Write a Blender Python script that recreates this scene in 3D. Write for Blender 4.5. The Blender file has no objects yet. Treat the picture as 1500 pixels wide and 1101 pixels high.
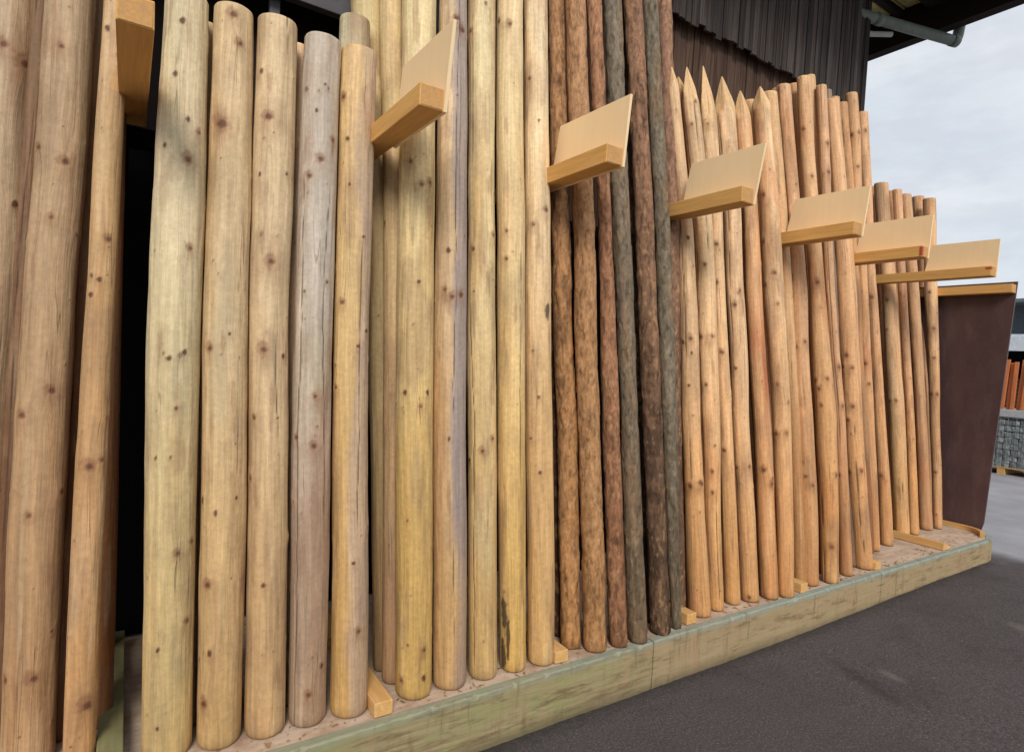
import bpy, bmesh, math, random
import numpy as np
from mathutils import Vector, Matrix

random.seed(7)
RNG = np.random.default_rng(11)
scn = bpy.context.scene
COL = scn.collection

# ------------------------------------------------------------------ camera
H = 1.5
CR = np.array([0.83899, -0.54129, 0.05565]); CU = np.array([-0.02921, 0.05733, 0.99793]); CF = np.array([0.54336, 0.83888, -0.03229])
FPX, CX, CY = 870.5, 750.0, 550.5
cd = bpy.data.cameras.new('camera'); cam = bpy.data.objects.new('camera', cd); COL.objects.link(cam)
cd.sensor_width = 36; cd.lens = FPX / 1500 * 36; cd.clip_start = .05; cd.clip_end = 2000
M = Matrix(((CR[0], CU[0], -CF[0], 0), (CR[1], CU[1], -CF[1], 0), (CR[2], CU[2], -CF[2], H), (0, 0, 0, 1)))
cam.matrix_world = M
scn.camera = cam

def ray(x, y):
    d = CF + CR * (x - CX) / FPX - CU * (y - CY) / FPX
    return d / np.linalg.norm(d)
O = np.array([0, 0, H])

# ------------------------------------------------------------------ object helpers
def tag(o, label=None, cat=None, group=None, kind=None):
    if label: o['label'] = label
    if cat: o['category'] = cat
    if group: o['group'] = group
    if kind: o['kind'] = kind
    return o
def empty(name, loc=(0, 0, 0)):
    o = bpy.data.objects.new(name, None); COL.objects.link(o); o.location = loc; o.empty_display_size = .1; return o
def link(name, me, mat, parent=None, loc=None):
    o = bpy.data.objects.new(name, me); COL.objects.link(o)
    if mat is not None:
        for m in (mat if isinstance(mat, (list, tuple)) else [mat]): me.materials.append(m)
    if parent is not None: o.parent = parent
    if loc is not None: o.location = loc
    return o
class MB:
    """collects faces into one mesh"""
    def __init__(s): s.bm = bmesh.new()
    def box(s, x0, x1, y0, y1, z0, z1, bev=0, jit=0, off=(0, 0, 0)):
        b = bmesh.new()
        r = bmesh.ops.create_cube(b, size=1)
        for v in b.verts:
            v.co = Vector((x0 + (v.co.x + .5) * (x1 - x0) - off[0], y0 + (v.co.y + .5) * (y1 - y0) - off[1], z0 + (v.co.z + .5) * (z1 - z0) - off[2]))
            if jit: v.co += Vector([random.uniform(-jit, jit) for _ in range(3)])
        if bev: bmesh.ops.bevel(b, geom=b.edges[:], offset=bev, segments=2, profile=.5, affect='EDGES')
        s.add(b)
    def prism(s, pts, ax, t0, t1, bev=0):
        """pts 2d polygon extruded on axis ax (0 x: pts=(y,z); 1 y: pts=(x,z); 2 z: pts=(x,y))"""
        b = bmesh.new()
        def P(p, t): return ((t, p[0], p[1]), (p[0], t, p[1]), (p[0], p[1], t))[ax]
        a = [b.verts.new(P(p, t0)) for p in pts]; c = [b.verts.new(P(p, t1)) for p in pts]
        n = len(pts)
        b.faces.new(a); b.faces.new(c[::-1])
        for i in range(n): b.faces.new((a[i], c[i], c[(i + 1) % n], a[(i + 1) % n]))
        bmesh.ops.recalc_face_normals(b, faces=b.faces[:])
        if bev: bmesh.ops.bevel(b, geom=b.edges[:], offset=bev, segments=2, profile=.5, affect='EDGES')
        s.add(b)
    def tube(s, pts, r, n=20, cap=True, closed_r=None):
        b = bmesh.new(); rings = []
        pts = [Vector(p) for p in pts]
        up = Vector((.13, .21, .97))
        for i, p in enumerate(pts):
            d = (pts[min(i + 1, len(pts) - 1)] - pts[max(i - 1, 0)]).normalized()
            a = d.cross(up).normalized(); c = d.cross(a).normalized()
            rr = r[i] if isinstance(r, (list, tuple)) else r
            rings.append([b.verts.new(p + a * math.cos(2 * math.pi * k / n) * rr + c * math.sin(2 * math.pi * k / n) * rr) for k in range(n)])
        for i in range(len(rings) - 1):
            for k in range(n):
                f = b.faces.new((rings[i][k], rings[i][(k + 1) % n], rings[i + 1][(k + 1) % n], rings[i + 1][k])); f.smooth = True
        if cap: b.faces.new(rings[0][::-1]); b.faces.new(rings[-1])
        bmesh.ops.recalc_face_normals(b, faces=b.faces[:])
        s.add(b)
    def add(s, b):
        me = bpy.data.meshes.new('tmp'); b.to_mesh(me); b.free(); s.bm.from_mesh(me); bpy.data.meshes.remove(me)
    def build(s, name, mat, parent=None, loc=None):
        me = bpy.data.meshes.new(name); s.bm.to_mesh(me); s.bm.free()
        return link(name, me, mat, parent, loc)

# ------------------------------------------------------------------ material helpers
def lin(c):
    return tuple(((v / 255) / 12.92 if v / 255 <= .04045 else ((v / 255 + .055) / 1.055) ** 2.4) for v in c)
def newmat(name, rough=.75, spec=.25):
    m = bpy.data.materials.new(name); m.use_nodes = True
    nt = m.node_tree; b = nt.nodes['Principled BSDF']; b.inputs['Roughness'].default_value = rough
    b.inputs['Specular IOR Level'].default_value = spec
    return m, nt, b
def N(nt, t, **kw):
    n = nt.nodes.new(t)
    for k, v in kw.items():
        if k in ('operation', 'blend_type', 'data_type', 'noise_dimensions', 'feature', 'attribute_name', 'distance', 'attribute_type', 'sky_type', 'vector_type', 'voronoi_dimensions', 'clamp_result', 'interpolation_type'): setattr(n, k, v)
        else: n.inputs[k].default_value = v
    return n
def mixc(nt, fac, a, b, mode='MIX'):
    n = nt.nodes.new('ShaderNodeMix'); n.data_type = 'RGBA'; n.blend_type = mode
    for i, v in ((0, fac), (6, a), (7, b)):
        if hasattr(v, 'is_output'): nt.links.new(v, n.inputs[i])
        else: n.inputs[i].default_value = v if i == 0 else (tuple(v) + (1,))[:4]
    return n.outputs[2]
def maprange(nt, v, a, b, c, d, smooth=False):
    n = nt.nodes.new('ShaderNodeMapRange'); n.clamp = True
    if smooth: n.interpolation_type = 'SMOOTHSTEP'
    nt.links.new(v, n.inputs[0])
    for i, x in enumerate((a, b, c, d)): n.inputs[i + 1].default_value = x
    return n.outputs[0]
def noise(nt, vec, scale, detail=4, rough=.55, dist=0):
    n = nt.nodes.new('ShaderNodeTexNoise'); n.inputs['Scale'].default_value = scale; n.inputs['Detail'].default_value = detail
    n.inputs['Roughness'].default_value = rough; n.inputs['Distortion'].default_value = dist
    nt.links.new(vec, n.inputs['Vector']); return n.outputs[0]
def mapping(nt, vec, sc=(1, 1, 1), loc=(0, 0, 0), rot=(0, 0, 0)):
    n = nt.nodes.new('ShaderNodeMapping'); n.inputs['Scale'].default_value = sc; n.inputs['Location'].default_value = loc; n.inputs['Rotation'].default_value = rot
    nt.links.new(vec, n.inputs['Vector']); return n.outputs[0]
def bump(nt, bsdf, h, strength, dist=.01, prev=None):
    n = nt.nodes.new('ShaderNodeBump'); n.inputs['Strength'].default_value = strength; n.inputs['Distance'].default_value = dist
    nt.links.new(h, n.inputs['Height'])
    if prev is not None: nt.links.new(prev, n.inputs['Normal'])
    nt.links.new(n.outputs[0], bsdf.inputs['Normal']); return n.outputs[0]
def objco(nt): return nt.nodes.new('ShaderNodeTexCoord').outputs['Object']
def geopos(nt): return nt.nodes.new('ShaderNodeNewGeometry').outputs['Position']

# --- round timber: colour painted per vertex (wood colour with camera tone mapping and rear-row shade baked in), grain and checks in the shader
def timber_mat(name, bark=False):
    m, nt, b = newmat(name, .62 if not bark else .9, .3 if not bark else .12)
    col = N(nt, 'ShaderNodeAttribute', attribute_name='Col').outputs['Color']
    gco = N(nt, 'ShaderNodeAttribute', attribute_name='gco').outputs['Vector']
    if not bark:
        g1 = noise(nt, mapping(nt, gco, (1, 1, .035)), 95, 5, .65)
        g2 = noise(nt, mapping(nt, gco, (1, 1, .09)), 30, 4, .6, .6)
        mott = noise(nt, gco, 55, 5, .7)
        c = mixc(nt, 1, col, (1, 1, 1), 'MULTIPLY')
        v = N(nt, 'ShaderNodeCombineColor')
        f1 = maprange(nt, g1, .3, .7, .80, 1.18); f2 = maprange(nt, g2, .3, .7, .90, 1.09); f3 = maprange(nt, mott, .3, .7, .86, 1.12)
        mm = N(nt, 'ShaderNodeMath', operation='MULTIPLY'); nt.links.new(f1, mm.inputs[0]); nt.links.new(f2, mm.inputs[1])
        m2 = N(nt, 'ShaderNodeMath', operation='MULTIPLY'); nt.links.new(mm.outputs[0], m2.inputs[0]); nt.links.new(f3, m2.inputs[1])
        vm = N(nt, 'ShaderNodeVectorMath', operation='SCALE'); nt.links.new(col, vm.inputs[0]); nt.links.new(m2.outputs[0], vm.inputs['Scale'])
        # fine drying checks: thin dark lines along the grain
        ck = noise(nt, mapping(nt, gco, (1, 1, .022), (3, 7, 1)), 26, 2, .5)
        a = N(nt, 'ShaderNodeMath', operation='SUBTRACT'); nt.links.new(ck, a.inputs[0]); a.inputs[1].default_value = .5
        ab = N(nt, 'ShaderNodeMath', operation='ABSOLUTE'); nt.links.new(a.outputs[0], ab.inputs[0])
        ln = maprange(nt, ab.outputs[0], .0, .0065, 1, 0)
        gate = maprange(nt, noise(nt, mapping(nt, gco, (1, 1, .25)), 9, 2), .52, .62, 0, .55)
        pr = N(nt, 'ShaderNodeMath', operation='MULTIPLY'); nt.links.new(ln, pr.inputs[0]); nt.links.new(gate, pr.inputs[1])
        cc = mixc(nt, pr.outputs[0], vm.outputs[0], lin((84, 60, 38)))
        # dirt specks
        sp = noise(nt, mapping(nt, gco, (1, 1, .5)), 210, 2)
        cc = mixc(nt, maprange(nt, sp, .68, .76, 0, .45), cc, lin((90, 62, 40)))
        nt.links.new(cc, b.inputs['Base Color'])
        n1 = bump(nt, b, g1, .5, .005)
        n2 = bump(nt, b, g2, .7, .007, n1)
        inv = N(nt, 'ShaderNodeMath', operation='SUBTRACT'); inv.inputs[0].default_value = 1; nt.links.new(pr.outputs[0], inv.inputs[1])
        bump(nt, b, inv.outputs[0], .6, .004, n2)
    else:
        g1 = noise(nt, mapping(nt, gco, (1, 1, .45)), 70, 6, .7)
        g2 = noise(nt, mapping(nt, gco, (1, 1, .2)), 28, 5, .65, .8)
        f1 = maprange(nt, g1, .3, .7, .68, 1.3); f2 = maprange(nt, g2, .3, .7, .78, 1.2)
        mm = N(nt, 'ShaderNodeMath', operation='MULTIPLY'); nt.links.new(f1, mm.inputs[0]); nt.links.new(f2, mm.inputs[1])
        vm = N(nt, 'ShaderNodeVectorMath', operation='SCALE'); nt.links.new(col, vm.inputs[0]); nt.links.new(mm.outputs[0], vm.inputs['Scale'])
        nt.links.new(vm.outputs[0], b.inputs['Base Color'])
        n1 = bump(nt, b, g1, .7, .006); bump(nt, b, g2, .6, .008, n1)
    return m
M_PEEL = timber_mat('peeled_timber'); M_BARK = timber_mat('barky_timber', True)

def sawn_mat(name, c1, c2, ax=1, sc=60, rough=.7, bmp=.25, contrast=1., dirt=None):
    """sawn board, grain runs on axis ax"""
    m, nt, b = newmat(name, rough, .25)
    co = objco(nt); s = [1, 1, 1]; s[ax] = .05
    g = noise(nt, mapping(nt, co, tuple(s)), sc, 5, .6, .5); s[ax] = .12
    g2 = noise(nt, mapping(nt, co, tuple(s)), sc * .2, 3, .6, .8)
    c = mixc(nt, maprange(nt, g2, .3, .7, 0, 1), lin(c1), lin(c2))
    f = maprange(nt, g, .3, .7, 1 - .14 * contrast, 1 + .1 * contrast)
    vm = N(nt, 'ShaderNodeVectorMath', operation='SCALE'); nt.links.new(c, vm.inputs[0]); nt.links.new(f, vm.inputs['Scale'])
    out = vm.outputs[0]
    if dirt:
        out = mixc(nt, maprange(nt, noise(nt, co, 9, 6, .7), .45, .7, 0, .75), out, lin(dirt))
    nt.links.new(out, b.inputs['Base Color']); bump(nt, b, g, bmp, .003)
    return m
M_ARM = sawn_mat('sawn_arm', (228, 178, 108), (218, 166, 96), 1, 90)
M_BAT = sawn_mat('sawn_floor_batten', (222, 178, 118), (206, 156, 92), 1, 90)
M_BATG = sawn_mat('green_treated_batten', (158, 150, 104), (128, 126, 88), 1, 60, dirt=(120, 100, 70))
M_SIGN = sawn_mat('plain_sign_board', (255, 226, 180), (252, 220, 172), 2, 120, .6, .04, .10)
M_RED = newmat('red_paint', .6)[0]; M_RED.node_tree.nodes['Principled BSDF'].inputs['Base Color'].default_value = lin((178, 84, 58)) + (1,)
def endgrain():
    m, nt, b = newmat('end_grain', .8, .15)
    co = objco(nt)
    g = noise(nt, co, 120, 4, .6); w = noise(nt, mapping(nt, co, (1, 1, 1)), 22, 3)
    c = mixc(nt, maprange(nt, g, .3, .7, 0, 1), lin((214, 166, 108)), lin((196, 146, 92)))
    c = mixc(nt, maprange(nt, w, .5, .72, 0, .6), c, lin((170, 138, 104)))
    nt.links.new(c, b.inputs['Base Color']); bump(nt, b, g, .2, .002); return m
M_END = endgrain()

def floor_mat():
    m, nt, b = newmat('platform_board', .8, .2)
    co = geopos(nt)
    g = noise(nt, mapping(nt, co, (.12, 1, 1)), 40, 5, .65)
    w = noise(nt, co, 5, 6, .7); sp = noise(nt, co, 60, 3, .6)
    c = mixc(nt, maprange(nt, g, .3, .7, 0, 1), lin((212, 190, 168)), lin((188, 162, 138)))
    c = mixc(nt, maprange(nt, w, .48, .68, 0, .7), c, lin((150, 112, 84)))
    c = mixc(nt, maprange(nt, sp, .6, .75, 0, .6), c, lin((112, 88, 70)))
    nt.links.new(c, b.inputs['Base Color']); bump(nt, b, g, .3, .003); return m
M_FLOOR = floor_mat()
def fascia_mat():
    m, nt, b = newmat('weathered_fascia', .8, .2)
    co = geopos(nt)
    g = noise(nt, mapping(nt, co, (.06, 1, 1)), 70, 6, .65, .6)
    g2 = noise(nt, mapping(nt, co, (.25, 1, 1)), 9, 5, .65, .8)
    pk = noise(nt, mapping(nt, co, (1, 1, .4)), 4.5, 5, .7)
    c = mixc(nt, maprange(nt, g, .3, .7, 0, 1), lin((172, 156, 120)), lin((132, 114, 82)))
    sxx = N(nt, 'ShaderNodeSeparateXYZ'); nt.links.new(co, sxx.inputs[0])
    gm = N(nt, 'ShaderNodeMath', operation='MULTIPLY'); nt.links.new(maprange(nt, g2, .40, .62, 0, .75), gm.inputs[0]); nt.links.new(maprange(nt, sxx.outputs[0], 1.6, 2.05, 1, .12), gm.inputs[1])
    c = mixc(nt, maprange(nt, sxx.outputs[0], 2.05, 2.1, 0, .6), c, lin((172, 148, 114)))
    c = mixc(nt, gm.outputs[0], c, lin((150, 148, 100)))
    kk = maprange(nt, noise(nt, mapping(nt, co, (.5, 1, 3)), 11, 5, .7), .52, .66, 0, .7); c = mixc(nt, kk, c, lin((108, 88, 62)))
    c = mixc(nt, maprange(nt, pk, .52, .66, 0, .8), c, lin((168, 138, 106)))
    sx = N(nt, 'ShaderNodeSeparateXYZ'); nt.links.new(co, sx.inputs[0])
    wob = noise(nt, mapping(nt, co, (1, 1, 1)), 14, 4)
    zz = N(nt, 'ShaderNodeMath', operation='MULTIPLY_ADD'); nt.links.new(wob, zz.inputs[0]); zz.inputs[1].default_value = .03; nt.links.new(sx.outputs[2], zz.inputs[2])
    # algae band on the top edge, splash dirt low down
    tm = N(nt, 'ShaderNodeMath', operation='MULTIPLY'); nt.links.new(maprange(nt, zz.outputs[0], .20, .237, 0, .8), tm.inputs[0]); nt.links.new(maprange(nt, sxx.outputs[0], 1.2, 3.2, .55, 1), tm.inputs[1])
    c = mixc(nt, tm.outputs[0], c, lin((140, 156, 148)))
    c = mixc(nt, maprange(nt, zz.outputs[0], .075, .02, 0, .7), c, lin((98, 88, 66)))
    st = noise(nt, mapping(nt, co, (1, 1, .15)), 22, 5, .7)
    c = mixc(nt, maprange(nt, st, .56, .7, 0, .55), c, lin((104, 92, 62)))
    nt.links.new(c, b.inputs['Base Color']); bump(nt, b, g, .45, .004); return m
M_FASC = fascia_mat()

def ply_mat():
    m, nt, b = newmat('brown_film_ply', .42, .45)
    co = geopos(nt)
    wv = noise(nt, mapping(nt, co, (1, 240, 240)), 1, 1)
    g = noise(nt, mapping(nt, co, (1, 1, .4)), 5, 5, .7)
    sc = noise(nt, mapping(nt, co, (1, 9, .8)), 20, 4, .7)
    c = mixc(nt, maprange(nt, g, .3, .7, 0, 1), lin((76, 56, 56)), lin((92, 68, 66)))
    c = mixc(nt, maprange(nt, sc, .60, .74, 0, .45), c, lin((128, 108, 102)))
    ds = noise(nt, mapping(nt, co, (1, 1, .25)), 9, 6, .75); c = mixc(nt, maprange(nt, ds, .5, .75, 0, .4), c, lin((120, 100, 94)))
    wl = noise(nt, mapping(nt, co, (1, 1, 30)), 6, 3, .6); c = mixc(nt, maprange(nt, wl, .55, .7, 0, .25), c, lin((60, 42, 42)))
    nt.links.new(c, b.inputs['Base Color']); bump(nt, b, wv, .25, .001); return m
M_PLY = ply_mat()

# ------------------------------------------------------------------ numpy value noise
def _h(i, j, k, s):
    n = (i.astype(np.int64) * 374761393 + j.astype(np.int64) * 668265263 + k.astype(np.int64) * 1274126177 + int(s) * 69069) & 0x7fffffff
    n = ((n ^ (n >> 13)) * 1274126177) & 0x7fffffff
    return ((n ^ (n >> 16)) & 0xffff) / 65535.
def vn(x, y, z, s=0):
    x = x + 500.; y = y + 500.; z = z + 500.
    i = np.floor(x); j = np.floor(y); k = np.floor(z)
    fx = x - i; fy = y - j; fz = z - k
    fx = fx * fx * (3 - 2 * fx); fy = fy * fy * (3 - 2 * fy); fz = fz * fz * (3 - 2 * fz)
    r = 0
    for a in (0, 1):
        for b in (0, 1):
            for c in (0, 1):
                r = r + _h(i + a, j + b, k + c, s) * (fx if a else 1 - fx) * (fy if b else 1 - fy) * (fz if c else 1 - fz)
    return r
def fbm(x, y, z, s=0, o=3):
    r = 0; t = 0; a = 1.
    for q in range(o):
        r = r + a * vn(x * 2 ** q, y * 2 ** q, z * 2 ** q, s + q * 17); t += a; a *= .5
    return r / t
def ss(a, b, x):
    t = np.clip((x - a) / (b - a), 0, 1); return t * t * (3 - 2 * t)

# ------------------------------------------------------------------ measured data
PZ = .222          # platform top
LEAN = .122        # dy/dz of the leaning poles
# salient knots seen on the poles: (x, y, half size) read in the photograph, mapped onto the round surface
KN = [(33,93,9),(4,65,7),(22,300,4),(90,68,5),(93,236,8),(56,216,6),(73,318,5),(32,607,8),(73,571,8),(89,720,5),(41,755,5),(8,995,6),(47,993,7),
 (157,42,4),(158,350,7),(147,410,4),(135,432,4),(129,682,9),(147,673,5),(124,1032,10),(268,31,4),(258,109,4),(276,175,3),(243,213,3),(275,232,9),
 (278,363,6),(248,525,4),(270,516,4),(258,598,3),(228,671,3),(279,793,5),(258,810,6),(272,909,6),(231,953,3),(231,1067,3),(340,20,9),(350,63,6),(323,180,13),
 (336,489,3),(307,509,8),(315,752,4),(296,733,4),(345,729,3),(303,855,8),(307,957,4),(298,1029,8),(410,30,7),(393,170,10),(382,256,3),(420,255,3),
 (397,382,9),(386,511,9),(415,522,4),(372,611,6),(406,612,3),(385,857,4),(366,700,5),(464,163,3),(486,205,5),(468,232,8),(452,257,7),(478,413,3),(446,427,3),(461,580,5),
 (434,640,5),(459,652,8),(469,975,4),(450,1017,6),(504,142,7),(510,204,4),(513,270,3),(502,442,7),(526,507,4),(537,485,4),(493,567,5),(533,347,3),
 (523,924,6),(517,825,4),(601,237,5),(616,270,6),(628,267,6),(613,413,4),(593,575,4),(625,575,4),(615,595,5),(570,360,4),(621,952,5),(621,993,4),(588,995,5),
 (668,27,6),(676,44,7),(656,367,4),(651,424,5),(661,434,6),(673,431,8),(659,643,3),(690,46,5),(693,365,6),(695,427,3),(706,660,6),(721,642,5),(688,674,4),
 (732,32,5),(746,35,6),(741,338,4),(741,379,5),(723,344,5),(776,115,4),(790,177,3),(781,329,5),(799,307,7),(782,514,3),(790,582,3),(779,642,3),(792,692,4),
 (1009,495,6),(999,501,5),(1008,564,3),(1007,348,3),(1030,387,4),(1026,493,5),(1042,492,4),(1033,563,4),(1049,357,5),(1050,413,4),(1057,515,5),(1076,446,5),(1076,539,4),(1084,425,3),
 (1119,417,5),(1134,399,5),(1119,354,4),(1118,285,5),(1138,563,3),(1155,589,3),(1137,634,4),(1139,445,3),(1011,712,5),(1024,706,5),(1043,721,4),(1010,711,4),
 (1026,708,5),(1042,690,4),(1060,659,5),(1079,685,4),(1098,683,4),(1116,687,7),(1136,635,4),(1151,634,4),(1130,708,5),(1178,697,4),(1188,710,4),(1226,695,4),(1244,691,4),(1243,615,3),
 (1262,689,4),(1290,696,4),(1369,691,3),(1098,874,4),(1217,800,5),(1203,841,5),(1179,500,4),(1167,508,4),(1195,413,5),(1191,557,4),(1211,554,4),(1199,569,4),(1202,593,4),(1188,515,4),
 (1233,537,4),(1247,538,4),(1239,520,4),(1249,595,4),(1237,594,3),(1243,615,4),(1276,435,4),(1267,532,5),(1273,562,3),(1313,586,3),(1302,587,3),(1300,439,3),(1361,428,3),(1367,524,3),
 (1372,577,3),(1363,577,3),(1367,481,3),(1246,198,4),(1256,194,3),(1267,191,3),(1256,244,3),(1195,158,3),(1213,210,4),(1213,252,4),(1189,258,3),(1177,189,4),(1038,176,4),(1018,148,3),(1013,182,3)]
KN = np.array(KN, float)

P2 = 'standing in the '
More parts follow.
